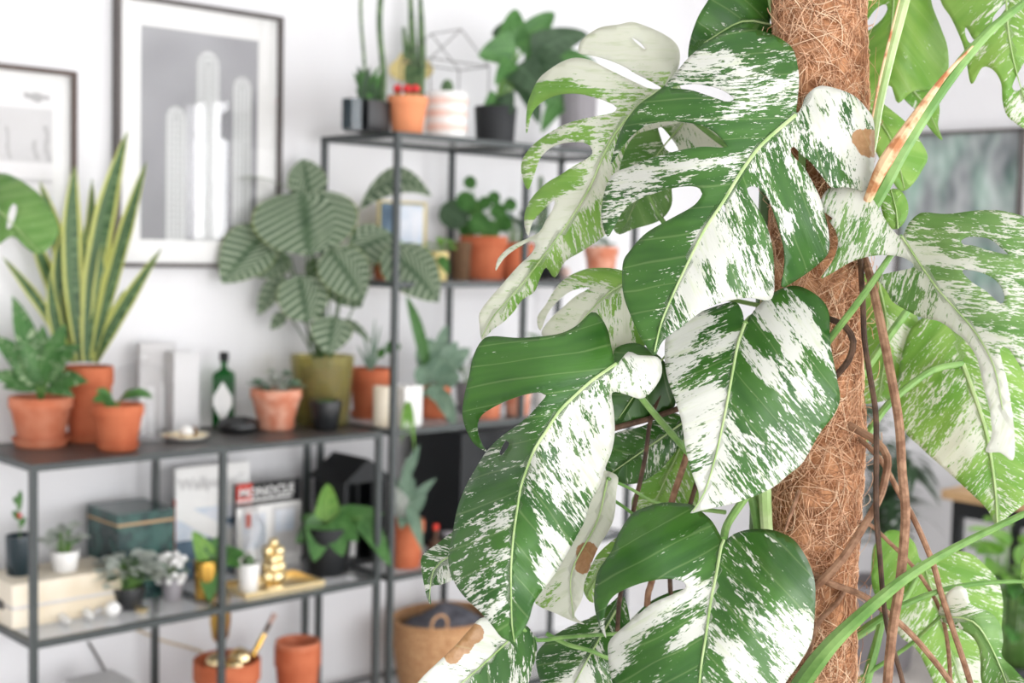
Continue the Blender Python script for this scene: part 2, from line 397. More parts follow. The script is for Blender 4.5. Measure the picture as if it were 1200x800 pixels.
# ================================================================== PICTURES
def canvas(name, org, ex, ez, nx, nz, fn, mname, rough=.6):
    """flat print: colours per grid vertex"""
    org, ex, ez = map(np.array, (org, ex, ez)); v = []; c = []; f = []
    for j in range(nz+1):
        for i in range(nx+1):
            u, w = i/nx, j/nz; v.append(org+ex*u+ez*w); c.append((*fn(u, w), 1))
    for j in range(nz):
        for i in range(nx): f.append((j*(nx+1)+i, j*(nx+1)+i+1, (j+1)*(nx+1)+i+1, (j+1)*(nx+1)+i))
    g = G().add(v, f)
    k = N(mname); b = k.bsdf(rough, .3); at = k.n('ShaderNodeAttribute', attribute_name='ink'); k.l(at.outputs['Color'], b.inputs['Base Color'])
    me = mesh(name, g, k.m, False); a = me.color_attributes.new('ink', 'FLOAT_COLOR', 'POINT'); a.data.foreach_set('color', np.array(c, np.float32).ravel())
    return me
def framed(name, label, x0, x1, z0, z1, fw, mat_w, fn, dep=.028, fmat='frame_dark', nx=110, nz=150):
    yf = YB-dep-.004; yb = YB-.004
    T = Thing(name, label, 'picture', ((x0+x1)/2, YB-.004, z0))
    g = G(); box(x0, x1, yf, yb, z0, z0+fw, g); box(x0, x1, yf, yb, z1-fw, z1, g); box(x0, x0+fw, yf, yb, z0+fw, z1-fw, g); box(x1-fw, x1, yf, yb, z0+fw, z1-fw, g)
    T.part('frame', g, fmat, smooth=False)
    T.part('mat_board', box(x0+fw, x1-fw, yb-.012, yb-.002, z0+fw, z1-fw), 'paper_white', smooth=False)
    me = canvas('print', (x0+mat_w, yb-.0125, z0+mat_w), (x1-x0-2*mat_w, 0, 0), (0, 0, z1-z0-2*mat_w), nx, nz, fn, name+'_print')
    me.transform(Matrix.Translation(-Vector(T.loc))); T.raw('print', me)
    T.part('glass', box(x0+fw, x1-fw, yf+.004, yf+.006, z0+fw, z1-fw), 'glass_picture', smooth=False)
    return T
def sdcap(u, w, x, hw, z0, z1):
    """distance to an upright rounded column"""
    if w > z1-hw*.0: dz = w-(z1-hw)
    else: dz = w-(z1-hw)
    if dz > 0: return math.hypot(u-x, dz)-hw
    return abs(u-x)-hw
def cacti(u, w):
    asp = 1.36; W_ = w*asp
    n = noise.noise((u*3, W_*3, 1.0))*.05+noise.noise((u*40, W_*40, 4.0))*.012
    base = .24+.10*w+n
    c = [base*1.0, base*1.0, base*1.05]
    for x, hw, z1 in ((.29, .075, .86), (.56, .09, 1.24), (.86, .075, 1.10)):
        d = sdcap(u, W_, x, hw, 0, z1)
        if d < 0:
            fill = .28+.1*w+n; lines = 0
            for off in (.0, .5, .92):
                dd = abs(abs(sdcap(u, W_, x, hw*max(.02, off), 0, z1-(1-off)*hw)))
                lines = max(lines, math.exp(-(dd/.012)**2))
            lines *= .75+.25*math.sin(W_*160)
            k = fill+(.84-fill)*lines*.9; c = [k*.99, k*1.01, k]
        elif d < .012:
            k = base+(.6-base)*math.exp(-(d/.006)**2); c = [k, k, k]
    return [max(0, v) for v in c]
A0 = aty(137, 313, YB-.032); A1 = aty(333, 20, YB-.032)
framed('framed_cactus_print', 'large dark framed print of tall cacti with a white mat', A0[0], A1[0], A0[2], A1[2], .012, .075, cacti)
def desert(u, w):
    n = noise.noise((u*4, w*4, 2.0))*.04+noise.noise((u*50, w*20, 4.0))*.02
    k = .80+n
    if .40 < w < .86: k = .62+n
    for x, t, a, b in ((.96, .016, .42, .72), (.88, .012, .42, .6), (.30, .012, .42, .85), (.52, .014, .42, .62), (.7, .01, .42, .7)):
        if abs(u-x-.04*noise.noise((w*6, x, 0))) < t and a < w < b: k = .45+n
    if .23 < w < .27: k = .6+n
    if u > .78 and w < .12: return (.66, .72, .78)
    if .80 < u < .98 and .93 < w+.04*noise.noise((u*14, w*14, 0)) < .985: k = .42
    return (k, k*.985, k*.985)
B1 = aty(91, 84, YB-.032); B0 = aty(20, 274, YB-.032)
framed('framed_landscape_print', 'smaller brown framed pale landscape print with a white mat', B1[0]-.5, B1[0], B0[2], B1[2], .012, .06, desert, fmat='frame_brown', nx=110, nz=110)
# picture on the right wall
C0 = atx(1044, 400, XR-.03); C1 = atx(1199, 149, XR-.03)
T = Thing('framed_abstract_picture', 'grey green mottled abstract picture in a thin black frame on the right wall', 'picture', (XR-.004, (C0[1]+C1[1])/2, 1.12))
ya, yb_, za, zb = C1[1], C0[1], 1.12, C1[2]
g = G(); xa, xb = XR-.03, XR-.004
box(xa, xb, ya, yb_, za, za+.012, g); box(xa, xb, ya, yb_, zb-.012, zb, g); box(xa, xb, ya, ya+.012, za, zb, g); box(xa, xb, yb_-.012, yb_, za, zb, g)
T.part('frame', g, 'frame_dark', smooth=False)
def abstract(u, w):
    s = noise.noise((u*6, w*4, 3.0)); s2 = noise.noise((u*15, w*12, 8.0)); t = noise.noise((u*5, w*4, 13.0))
    k = .34+.26*s+.14*s2; gsh = .09*max(-.2, t)
    return (max(.04, k-.02-gsh*.6), max(.05, k+gsh+.03), max(.05, k+.02))
me = canvas('print', (xb-.012, ya+.012, za+.012), (0, yb_-ya-.024, 0), (0, 0, zb-za-.024), 60, 80, abstract, 'abstract_print', .3)
me.transform(Matrix.Translation(-Vector(T.loc))); T.raw('print', me)
T.part('backing', box(xb-.010, xb-.004, ya+.012, yb_-.012, za+.012, zb-.012), 'paper_grey', smooth=False)

# ================================================================== BUILDERS FOR POTS AND PLANTS
rnd = random.Random(7)
def pot_geo(c, rt, rb, h, n=28, rim=.26):
    return lathe(c, [(rb*.96, 0), (rb, h*.02), (rt*.93, h*(1-rim)), (rt*.935, h*(1-rim)+.001), (rt*.99, h*(1-rim)+.002), (rt, h*(1-rim)+.006), (rt*1.0, h-.004), (rt*.985, h), (rt*.9, h), (rt*.88, h-.004), (rt*.83, h*.8), (1e-7, h*.8)], n)
def cyl_geo(c, rt, rb, h, n=28, th=.9):
    return lathe(c, [(rb*.94, 0), (rb, h*.03), (rt, h-.003), (rt*.985, h), (rt*th, h), (rt*th*.98, h*.82), (1e-7, h*.82)], n)
def square_geo(c, w, h, rot=0.0, th=.88):
    s = w/2*math.sqrt(2); g = lathe((0, 0, 0), [(s*.96, 0), (s, .004), (s, h), (s*th, h), (s*th, h*.8), (1e-7, h*.8)], 4)
    a = math.pi/4+rot; g.v = [(c[0]+x*math.cos(a)-y*math.sin(a), c[1]+x*math.sin(a)+y*math.cos(a), c[2]+z) for x, y, z in g.v]; return g
def saucer_geo(c, r, h, n=28):
    return lathe(c, [(r*.82, 0), (r*.86, .001), (r*.99, h-.002), (r, h), (r*.94, h), (r*.86, h*.35), (1e-7, h*.3)], n)
class Potted(Thing):
    """(px,py) pixel of the centre of the base on the surface z; rim and height in photo pixels at that distance"""
    def __init__(s, name, label, cat, px, py, z, rim, hpx, mat='terracotta', rb=.74, saucer=0, style='pot', group=None, P=None, soil=True, rot=0.0):
        c = np.array(P if P is not None else atz(px, py, z)); c[2] = z
        if P is None:
            r_ = max(rim, saucer)*depth(c)/FPX/2; yc = min(max(c[1], Y0+.006+r_), Y0+DEP-.012-r_)
            if abs(yc-c[1]) > 1e-6: c = aty(px, py, yc); c[2] = z
        Thing.__init__(s, name, label, cat, c, group); s.c = c; s.D = depth(c)
        s.rt = pxm(rim, c)/2; s.h = pxm(hpx, c); zo = 0
        if saucer:
            sr = pxm(saucer, c)/2; zo = .006; s.part('saucer', saucer_geo(c, sr, max(.016, sr*.32)), mat)
        b = (c[0], c[1], c[2]+zo); s.h -= zo
        g = pot_geo(b, s.rt, s.rt*rb, s.h) if style == 'pot' else cyl_geo(b, s.rt, s.rt*rb, s.h) if style == 'cyl' else square_geo(b, s.rt*2, s.h, rot)
        s.body = s.part('pot', g, mat); s.top = c[2]+zo+s.h
        if soil:
            k = {'pot': .845, 'cyl': .875, 'square': .86}[style]
            s.part('soil', lathe((b[0], b[1], b[2]+s.h*.81), [(s.rt*k, 0), (s.rt*k*.8, s.h*.03), (1e-7, s.h*.05)], 16 if style != 'square' else 4) if style != 'square' else square_geo((b[0], b[1], b[2]+s.h*.8), s.rt*2*.86, s.h*.04, rot, .5), 'soil')
        s.soilz = b[2]+s.h*.83; s.sc = np.array([b[0], b[1], s.soilz])
    def P(s, x, y, dd=0.0):
        q = atd(x, y, s.D+dd); return q if q[1] < YB-.05 else aty(x, y, YB-.05-.02*((x*7+y*3) % 10)/10)
    def leaf(s, b, t, w, mat, db=0.0, dt=0.0, **kw):
        P0, P1 = s.P(*b, db), s.P(*t, dt); return s.raw('leaf', leafmesh('leaf', P0, P1, pxm(w, (P0+P1)/2), mat, s.loc, **kw))
    def leaf3(s, P0, P1, w, mat, **kw): return s.raw('leaf', leafmesh('leaf', P0, P1, w, mat, s.loc, **kw))
    def stem(s, P0, P1, r, mat='stem_green', bow=(0, 0, .1), name='stem', r1=None):
        P0, P1 = np.array(P0, float), np.array(P1, float); L = np.linalg.norm(P1-P0)
        pts = [P0*(1-t)+P1*t+np.array(bow)*L*4*t*(1-t) for t in np.linspace(0, 1, 6)]
        return s.part(name, tube(pts, [r, r1 if r1 else r*.7], 6), mat)
    def bush(s, n, R, H, size, mat, shape='oval', z0=0.0, seed=1, up=.5, stems=True, jitter=.3, smat='stem_green', ratio=.55):
        """leaves on stems radiating from the soil"""
        q = random.Random(seed)
        for i in range(n):
            a = i*2.39996+q.uniform(-.3, .3); rr = R*math.sqrt((i+.6)/n)*q.uniform(.75, 1.1); hh = H*(1-.55*(rr/R)**2)*q.uniform(.7, 1.1)+z0
            tipb = s.sc+np.array([math.cos(a)*rr*.55, math.sin(a)*rr*.55, hh*.8])
            L = size*q.uniform(.75, 1.25); d = np.array([math.cos(a), math.sin(a), up*q.uniform(-.6, 1.2)]); d /= np.linalg.norm(d)
            if stems: s.stem(s.sc+np.array([math.cos(a), math.sin(a), 0])*s.rt*.25, tipb, max(.0012, size*.018), smat)
            nr = np.array([-math.cos(a)*.3+q.uniform(-jitter, jitter), -math.sin(a)*.3-.35+q.uniform(-jitter, jitter), 1.0])
            s.leaf3(tipb, tipb+d*L, L*ratio, mat, nrm=nr, shape=shape, sag=.10, fold=.15, n=7)
    def rosette(s, C, R, mat, n=14, seed=0):
        q = random.Random(seed)
        for i in range(n):
            a = i*2.39996; k = (i+1)/n; C = np.array(C)
            d = np.array([math.cos(a)*k, math.sin(a)*k, 1.05-k]); d /= np.linalg.norm(d)
            s.leaf3(C+d*R*.15, C+d*R*(.45+.55*k), R*.55, mat, nrm=(-d[0]*.6, -d[1]*.6, 1), shape='oval', sag=-.05, fold=.5, n=5)
# ================================================================== TOP OF THE LOW UNIT
p = Potted('potted_dieffenbachia', 'leafy green plant with pale flecks in a ridged terracotta pot on a saucer', 'plant', 48, 521, ZT, 72, 58, 'terracotta', .70, 66)
for (b, t, w, db, dt) in [((46, 458), (14, 346), 26, 0, .02), ((50, 455), (78, 378), 24, 0, -.02), ((55, 455), (104, 448), 26, -.02, -.06), ((46, 455), (-12, 392), 26, 0, -.02), ((44, 458), (-14, 440), 24, 0, -.05),
                          ((50, 440), (96, 404), 24, .02, .03), ((44, 440), (30, 372), 22, .03, .05), ((52, 450), (62, 402), 20, -.03, -.08), ((42, 452), (12, 424), 22, -.03, -.07), ((52, 456), (88, 466), 18, -.03, -.07),
                          ((48, 455), (50, 380), 22, 0, .02), ((40, 455), (2, 455), 18, 0, -.04), ((56, 448), (78, 430), 20, -.04, -.09), ((45, 448), (26, 398), 20, -.04, -.08)]:
    p.stem(p.sc, p.P(*b, db), .003); p.leaf(b, t, w, 'leaf_splash', db, dt, sag=.10, shape='lance', nrm=CAM-p.c+np.array([0, 0, 1.6]))
p = Potted('potted_snake_plant', 'tall snake plant with yellow edged sword leaves in a terracotta pot', 'plant', 103, 509, ZT, 58, 88, 'terracotta_dark', .72, 58)
for (b, m, t, w) in [((95, 424), (84, 300), (88, 193), 17), ((102, 424), (116, 290), (150, 152), 19), ((108, 424), (140, 300), (172, 188), 15), ((112, 424), (140, 370), (190, 290), 14), ((100, 424), (106, 320), (108, 208), 14),
                     ((90, 424), (70, 300), (46, 212), 15), ((86, 424), (58, 330), (30, 262), 14), ((104, 424), (112, 330), (132, 232), 22), ((82, 424), (66, 380), (58, 318), 12), ((94, 424), (72, 340), (78, 256), 16),
                     ((106, 424), (116, 360), (118, 286), 13), ((88, 424), (50, 360), (2, 300), 10), ((98, 424), (96, 350), (100, 262), 15), ((110, 424), (126, 390), (146, 338), 12)]:
    db = rnd.uniform(-.02, .02); dt = rnd.uniform(-.06, .05)
    P0, P1, Pm = p.P(*b, db), p.P(*t, dt), p.P(*m, (db+dt)/2)
    p.leaf3(P0, P1, pxm(w*1.35, P0), 'leaf_snake', shape='strap', sag=0, fold=.25, n=14, mid=Pm, twist=rnd.uniform(-.6, .6), k=.0)
p = Potted('potted_seedling', 'small terracotta pot on a saucer with a few drooping leaves', 'plant', 138, 527, ZT, 60, 54, 'terracotta_dark', .70, 50)
for b, t, w in [((138, 470), (180, 466), 16), ((134, 470), (108, 470), 16), ((128, 470), (128, 484), 12), ((140, 469), (158, 462), 14), ((132, 468), (112, 458), 12)]:
    p.stem(p.sc, p.P(*b), .0018); p.leaf(b, t, w, 'leaf_green', 0, -.03, sag=.15, nrm=CAM-p.c+np.array([0, 0, 3.0]))
# hanging monstera leaf coming in from the left: a plant standing beside the low unit
c = np.array([.88, 3.02, 0.0])
p = Potted('potted_swiss_cheese_plant', 'broad green leaf with a slit reaching in beside the smaller framed print', 'plant', 0, 0, 0, 130, 130, 'ceramic_white', .75, 0, 'cyl', P=c)
SWISS = p
for tx, ty, w in [(-60, 190, 90), (-90, 330, 80), (-30, 60, 70)]:
    b = (tx-70, ty-88) if tx > 0 else (tx-40, ty-60)
    p.stem(p.sc, p.P(*b, -.1), .007, bow=(-.1, -.05, .1)); p.leaf(b, (tx, ty), w, 'leaf_green', -.1, -.16, shape='heart', sag=.08, fold=.1, n=12)
# cloche
c = aty(166, 506, 3.17); c[2] = ZT; r = pxm(36, c); h = pxm(88, c)
T = Thing('glass_cloche', 'clear glass cloche with a round knob beside the small terracotta pot', 'cloche', c)
T.part('dome', lathe(c, [(r, 0), (r, h*.72), (r*.94, h*.84), (r*.75, h*.95), (r*.4, h), (1e-7, h)], 32), 'glass_clear')
T.part('knob', ball((c[0], c[1], c[2]+h+r*.24), r*.27), 'glass_clear')
T.part('rim', lathe(c, [(r*1.0, 0), (r*1.05, .002), (r*1.05, .006), (r*1.0, .008)], 32), 'glass_shelf')
# upright white books
def upright(name, label, px0, px1, pyt, Yf, th, mat, zb=ZT, page='paper_white'):
    x0, x1 = aty(px0, pyt+40, Yf)[0], aty(px1, pyt+40, Yf)[0]; zt = aty((px0+px1)/2, pyt, Yf)[2]
    T = Thing(name, label, 'book', ((x0+x1)/2, Yf+th/2, zb))
    T.part('cover', box(x0, x1, Yf, Yf+.003, zb, zt), mat, smooth=False); T.part('cover', box(x0, x1, Yf+th-.003, Yf+th, zb, zt), mat, smooth=False)
    T.part('spine', box(x0, x0+.003, Yf+.003, Yf+th-.003, zb, zt), mat, smooth=False)
    T.part('pages', box(x0+.003, x1-.004, Yf+.003, Yf+th-.003, zb+.003, zt-.003), page, smooth=False); return T
upright('hardback_book', 'pale grey upright book behind the glass cloche', 164, 206, 402, 3.285, .02, 'paper_grey')
T = upright('hardback_book', 'white upright book between the cloche and the green bottle', 204, 233, 412, 3.235, .045, 'paper_soft', page='paper_soft')
# dish with shells
c = atz(217, 515, ZT); r = pxm(28, c)
T = Thing('dish', 'shallow white dish with a gold rim at the front of the low unit', 'dish', c)
T.part('bowl', lathe(c, [(r*.55, 0), (r*.8, .003), (r*.98, .013), (r*.95, .014), (r*.75, .006), (1e-7, .004)], 28), 'ceramic_white')
T.part('rim', lathe((c[0], c[1], c[2]+.012), [(r*.97, 0), (r*1.0, .0005), (r*.99, .002), (r*.96, .001)], 28), 'gold')
q = c+np.array([0, 0, .016]); single('shell', ball(q+np.array([0, -.005, .006]), .019, 12, 8, sz=.85), 'ceramic_white', 'round white shell lying in the gold rimmed dish', 'shell', q)
q = c+np.array([.03, .012, .014]); single('shell', ball(q+np.array([0, 0, .006]), .012, 10, 7, sz=.9), 'bark', 'small brown shell lying in the gold rimmed dish', 'shell', q)
# green bottle
c = atz(262, 499, ZT); w = pxm(24, c)/1.02; h = pxm(88, c)
T = Thing('bottle', 'green glass bottle with a white diamond label and black cap', 'bottle', c); ca, sa = math.cos(-.65), math.sin(-.65)
def sq(prof):
    g = lathe((0, 0, 0), [(a*math.sqrt(2), z) for a, z in prof], 4); a = math.pi/4-.65
    g.v = [(c[0]+x*math.cos(a)-y*math.sin(a), c[1]+x*math.sin(a)+y*math.cos(a), c[2]+z) for x, y, z in g.v]; return g
T.part('body', sq([(w*.46, 0), (w*.5, .004), (w*.5, h*.68), (w*.46, h*.71), (w*.2, h*.755), (1e-7, h*.755)]), 'glass_green', smooth=False)
T.part('neck', lathe((c[0], c[1], c[2]+h*.75), [(w*.19, 0), (w*.16, h*.04), (w*.16, h*.12)], 14), 'glass_green')
T.part('cap', lathe((c[0], c[1], c[2]+h*.865), [(w*.22, 0), (w*.23, .002), (w*.23, h*.12), (w*.2, h*.125), (1e-7, h*.125)], 14), 'matte_black')
ux = np.array([ca, sa, 0]); uz = np.array([0, 0, 1.0]); nn = np.array([sa, -ca, 0]); lc = np.array(c)+uz*h*.33+nn*(w*.5+.0008)
T.part('label', G().add([lc-uz*h*.28, lc+ux*w*.46-uz*h*.04, lc+ux*w*.46+uz*h*.08, lc+uz*h*.28, lc-ux*w*.46+uz*h*.08, lc-ux*w*.46-uz*h*.04], [(0, 1, 2, 3, 4, 5)]), 'paper_white', smooth=False)
# black dish
c = atz(279, 505, ZT); r = pxm(24, c)
T = Thing('incense_bowl', 'low glossy black bowl in front of the green bottle', 'bowl', c)
T.part('body', lathe(c, [(r*.75, 0), (r*.97, .008), (r, .018), (r*.92, .029), (r*.7, .036), (r*.62, .034), (r*.55, .024), (1e-7, .022)], 28), 'ceramic_black')
T.part('foot', lathe(c, [(r*.7, 0), (r*.72, .003), (r*.6, .004)], 28), 'matte_black')
# succulents
p = Potted('potted_succulents', 'terracotta pot of grey rosette succulents with a whitish worn rim', 'plant', 323, 503, ZT, 60, 48, 'terracotta_pale', .66, 46)
for i, (x, y, R, dd) in enumerate([(302, 452, 11, 0), (322, 450, 13, .01), (344, 454, 13, -.01), (330, 458, 9, -.03), (312, 458, 9, -.02), (318, 438, 8, .02), (336, 440, 8, .03)]):
    C = p.P(x, y, dd); p.stem(p.sc, C, .002, 'stem_dark'); p.rosette(C, pxm(R*1.4, C), 'leaf_silver' if i % 2 else 'leaf_grey', 12, i)
# calathea in an olive glass vase
c = aty(377, 494, 3.17); c[2] = ZT; r = pxm(38, c); h = pxm(80, c)
p = Potted('potted_calathea', 'large calathea with striped round leaves in an olive glass vase', 'plant', 0, 0, ZT, 50, 66, 'bark', .75, 0, 'cyl', P=c)
p.part('vase', lathe(c, [(r*.78, 0), (r*.82, .004), (r*.98, h*.97), (r*.99, h), (r*.96, h), (r*.80, .012), (1e-7, .010)], 32), 'glass_olive', label='olive tinted glass vase')
CAL = [((354, 224), (362, 300), 124, .0, -.08, 'round', None, .05), ((364, 240), (355, 186), 46, .02, .06, 'oval', None, .05), ((348, 228), (279, 209), 26, .0, -.02, 'oval', (.2, -.2, 1), .1),
       ((318, 268), (260, 332), 64, -.02, -.08, 'oval', None, .04), ((384, 290), (426, 353), 60, -.05, -.10, 'oval', None, .04), ((350, 322), (360, 378), 60, -.05, -.09, 'round', None, .06),
       ((392, 370), (384, 416), 50, -.05, -.09, 'oval', None, .08), ((394, 378), (436, 404), 30, -.02, .0, 'oval', (0, -.4, 1), .15), ((408, 300), (462, 276), 50, .03, .06, 'oval', None, .05),
       ((420, 246), (506, 230), 44, .0, -.04, 'oval', (-.5, -1, .9), .28), ((452, 292), (514, 354), 62, -.03, -.12, 'oval', None, .06), ((332, 322), (302, 370), 24, .0, .03, 'oval', None, .05),
       ((336, 366), (317, 386), 16, .0, .0, 'oval', None, .05), ((384, 318), (424, 360), 46, .04, .04, 'oval', None, .05), ((340, 300), (300, 325), 34, .05, .06, 'oval', None, .05), ((378, 300), (372, 340), 36, .05, .05, 'oval', None, .05)]
for b, t, w, db, dt, sh, nr, sg in CAL:
    p.leaf(b, t, w, 'leaf_calathea', db, dt, shape=sh, sag=sg, fold=.10, n=12, nrm=(CAM-p.c+np.array([0, 0, .25])) if nr is None else nr)
    p.stem(p.sc+np.array([rnd.uniform(-.02, .02), rnd.uniform(-.02, .02), 0]), p.P(*b, db), .0032, 'stem_dark', bow=(0, 0, .06))
p = Potted('potted_moss', 'tiny black pot of green moss standing before the olive vase', 'plant', 382, 503, ZT, 38, 34, 'ceramic_black', .72, 0, 'cyl')
p.bush(14, p.rt*.9, .016, .013, 'leaf_green', 'oval', seed=3, stems=False)
p = Potted('potted_wispy_plant', 'orange terracotta pot with wispy growth on a saucer behind the tall unit corner post', 'plant', 434, 489, ZT, 52, 58, 'terracotta_dark', .74, 48)
for t in [(440, 372), (426, 392), (452, 402), (447, 380), (418, 404)]:
    p.leaf((434, 436), t, 5, 'leaf_grey', 0, .02, shape='grass', sag=.05)
p.leaf((452, 412), (470, 405), 16, 'leaf_green', -.02, -.04); p.leaf((444, 420), (450, 408), 10, 'leaf_green', -.02, -.04)
p = Potted('glass_cup', 'beige ribbed glass cup beside the shelf post', 'cup', 0, 0, ZT, 21, 47, 'cream_wood', .95, 0, 'cyl', soil=False, P=aty(447, 499, 3.03))

# ================================================================== MIDDLE GLASS SHELF OF THE LOW UNIT
zb = ZM
a = atz(15, 738, zb); b = atz(116, 716, zb); H = .105
yb0, yb1 = a[1]+.004, a[1]+.17; bx0, bx1 = a[0], a[0]+pxm(101, a)/.73
T = Thing('storage_box', 'cream wooden box with a grey groove at the end of the glass shelf', 'box', ((bx0+bx1)/2, (yb0+yb1)/2, zb))
T.part('body', box(bx0, bx1, yb0, yb1, zb, zb+H*.42), 'cream_wood', smooth=False)
T.part('groove', box(bx0+.004, bx1-.004, yb0+.004, yb1-.004, zb+H*.42, zb+H*.5), 'paper_grey', smooth=False)
T.part('lid', box(bx0, bx1, yb0, yb1, zb+H*.5, zb+H), 'cream_wood', smooth=False)
T.part('clasp', box(bx0-.003, bx0, yb0+.05, yb0+.08, zb+H*.35, zb+H*.55), 'wire_dark', smooth=False)
zt2 = zb+H
p = Potted('vase', 'dark teal glass vase with a thin sprig on the cream box', 'vase', 24, 672, zt2, 34, 46, 'teal_glass', .92, 0, 'cyl', soil=False)
p.stem((p.c[0], p.c[1], zt2+.02), p.P(22, 582), .0014)
for b, t in [((22, 610), (15, 598)), ((22, 600), (24, 574)), ((22, 592), (16, 582)), ((23, 618), (30, 606))]: p.leaf(b, t, 7, 'leaf_green')
p.part('berry', ball(p.P(23, 604, -.005), .006), 'bud_red')
p = Potted('potted_lace_plant', 'silvery leaved plant in a small white pot on the cream box', 'plant', 76, 668, zt2, 34, 24, 'ceramic_white', .8, 0, 'cyl')
p.bush(26, .055, .07, .035, 'leaf_silver', 'oval', seed=5); p.bush(10, .05, .06, .03, 'leaf_green', 'oval', seed=8)
# marble box
Yf = 3.13; x0 = aty(138, 640, Yf)[0]; x1 = aty(204, 640, Yf)[0]; zt = aty(138, 603, Yf)[2]; Yr = 3.30
T = Thing('storage_box', 'dark green marbled lidded box with a gold band', 'box', ((x0+x1)/2, (Yf+Yr)/2, zb))
kk = plain('marble_green', lin((58, 92, 86)), .25, .5, c2=lin((40, 62, 62)), scale=22, lo=.4, hi=.6)
T.part('body', box(x0, x1, Yf, Yr, zb, zt-.032), 'marble_green', smooth=False)
T.part('band', box(x0-.001, x1+.001, Yf-.001, Yr, zt-.032, zt-.026), 'cork_wood', smooth=False)
T.part('lid', box(x0-.001, x1+.001, Yf-.001, Yr, zt-.026, zt), 'marble_green', smooth=False)
# silvery trailing plants
p = Potted('potted_silver_plant', 'bushy silver leaved plant trailing in front of the marbled box', 'plant', 150, 712, zb, 40, 26, 'ceramic_black', .8, 0, 'cyl')
p.bush(60, .115, .10, .048, 'leaf_silver', 'oval', seed=11, up=.1); p.bush(22, .09, .08, .04, 'leaf_dark', 'oval', seed=12, up=.1)
p = Potted('potted_white_flowers', 'cluster of white blossoms beside the brass pot', 'plant', 202, 702, zb, 26, 26, 'ceramic_grey', .8, 0, 'cyl')
p.bush(14, .045, .07, .03, 'leaf_grey', 'oval', seed=13)
for i in range(22): 
    q = p.P(186+rnd.uniform(0, 30), 648+rnd.uniform(0, 38), rnd.uniform(-.03, .02)); p.stem(p.sc, q, .0008, 'stem_dark'); p.part('blossom', ball(q, .011, 8, 6, sz=.8), 'ceramic_white')
# trinkets along the shelf's front edge
def pebble(label, pa, pb, rpx, mat, z=zb, name='stone', cat='stone'):
    A, B = atz(*pa, z), atz(*pb, z); r = pxm(rpx, A); A[2] = B[2] = z+r
    pts = [A*(1-t)+B*t for t in np.linspace(0, 1, 9)]
    return single(name, tube(pts, [r*max(.15, math.sqrt(max(0, 1-(2*t-1)**2))) for t in np.linspace(0, 1, 9)], 10), mat, label, cat, (A[0], A[1], z))
pebble('slim white stone lying nearest the shelf corner post', (64, 722), (82, 734), 5, 'ceramic_white')
pebble('slim white stone with a pink tip in the row of trinkets', (94, 716), (108, 729), 5.5, 'paper_white')
pebble('long pale lilac stone lying beside the round white stone', (110, 722), (126, 714), 4.5, 'paper_grey')
c = atz(132, 722, zb); single('stone', ball((c[0], c[1], zb+.019), .019, 14, 9), 'ceramic_white', 'round white stone in the row of trinkets', 'stone', (c[0], c[1], zb))
pebble('short grey stone behind the round white stone', (141, 717), (152, 708), 5, 'ceramic_grey')
c = atz(166, 716, zb); single('coin_dish', lathe((c[0], c[1], zb), [(.014, 0), (.016, .003), (.016, .008), (.012, .009), (1e-7, .007)], 18), 'gold', 'small metal trinket dish on the glass shelf edge', 'dish', (c[0], c[1], zb))
for (x0_, x1_, dy, mt, lb) in [(48, 96, .0, 'marble_green', 'thin green booklet lying flat under the trinkets'), (100, 168, .0, 'bark', 'thin brown booklet lying flat under the trinkets')]:
    a = atz(x0_, 733, zb); b = atz(x1_, 721, zb)
# magazines
def textmesh(s, size, org, right, up, mat, ext=.0003, bold=0.0):
    cu = bpy.data.curves.new('lettering', 'FONT'); cu.body = s; cu.size = size; cu.offset = bold; cu.resolution_u = 2
    tmp = bpy.data.objects.new('tmp', cu); COL.objects.link(tmp); dg = bpy.context.evaluated_depsgraph_get()
    me = bpy.data.meshes.new_from_object(tmp.evaluated_get(dg)); bpy.data.objects.remove(tmp)
    right, up = Vector(right), Vector(up); n = right.cross(up)
    me.transform(Matrix(((right.x, up.x, n.x, org[0]), (right.y, up.y, n.y, org[1]), (right.z, up.z, n.z, org[2]), (0, 0, 0, 1))))
    me.materials.clear(); me.materials.append(M[mat]); return me
def magazine(label, px0, pyt, Yf, w, th, zb, zones, title, tsize, tpos, tmat, spine):
    x0 = aty(px0, pyt+30, Yf)[0]; zt = aty(px0, pyt, Yf)[2]; x1 = x0+w; h = zt-zb
    T = Thing('magazine', label, 'magazine', ((x0+x1)/2, Yf+th/2, zb))
    T.part('pages', box(x0+.001, x1-.001, Yf+.0006, Yf+th, zb, zt-.001), 'paper_white', smooth=False)
    for nm, m, z0, z1 in spine: T.part(nm, box(x0-.001, x0+.001, Yf, Yf+th, zb+h*z0, zb+h*z1), m, smooth=False)
    T.part('cover', box(x0, x1, Yf, Yf+.0006, zb, zt), 'paper_white', smooth=False)
    for i, (m, a0, a1, b0, b1) in enumerate(zones):
        yy = Yf-.0002*(i+1); T.part('cover_print', G().add([(x0+w*a0, yy, zb+h*b0), (x0+w*a1, yy, zb+h*b0), (x0+w*a1, yy, zb+h*b1), (x0+w*a0, yy, zb+h*b1)], [(0, 1, 2, 3)]), m, smooth=False)
    me = textmesh(title, tsize, (x0+w*tpos[0], Yf-.003, zb+h*tpos[1]), (1, 0, 0), (0, 0, 1), tmat, bold=tsize*.02)
    me.transform(Matrix.Translation(-Vector(T.loc))); T.raw('title_lettering', me); return T, x0, x1, zt
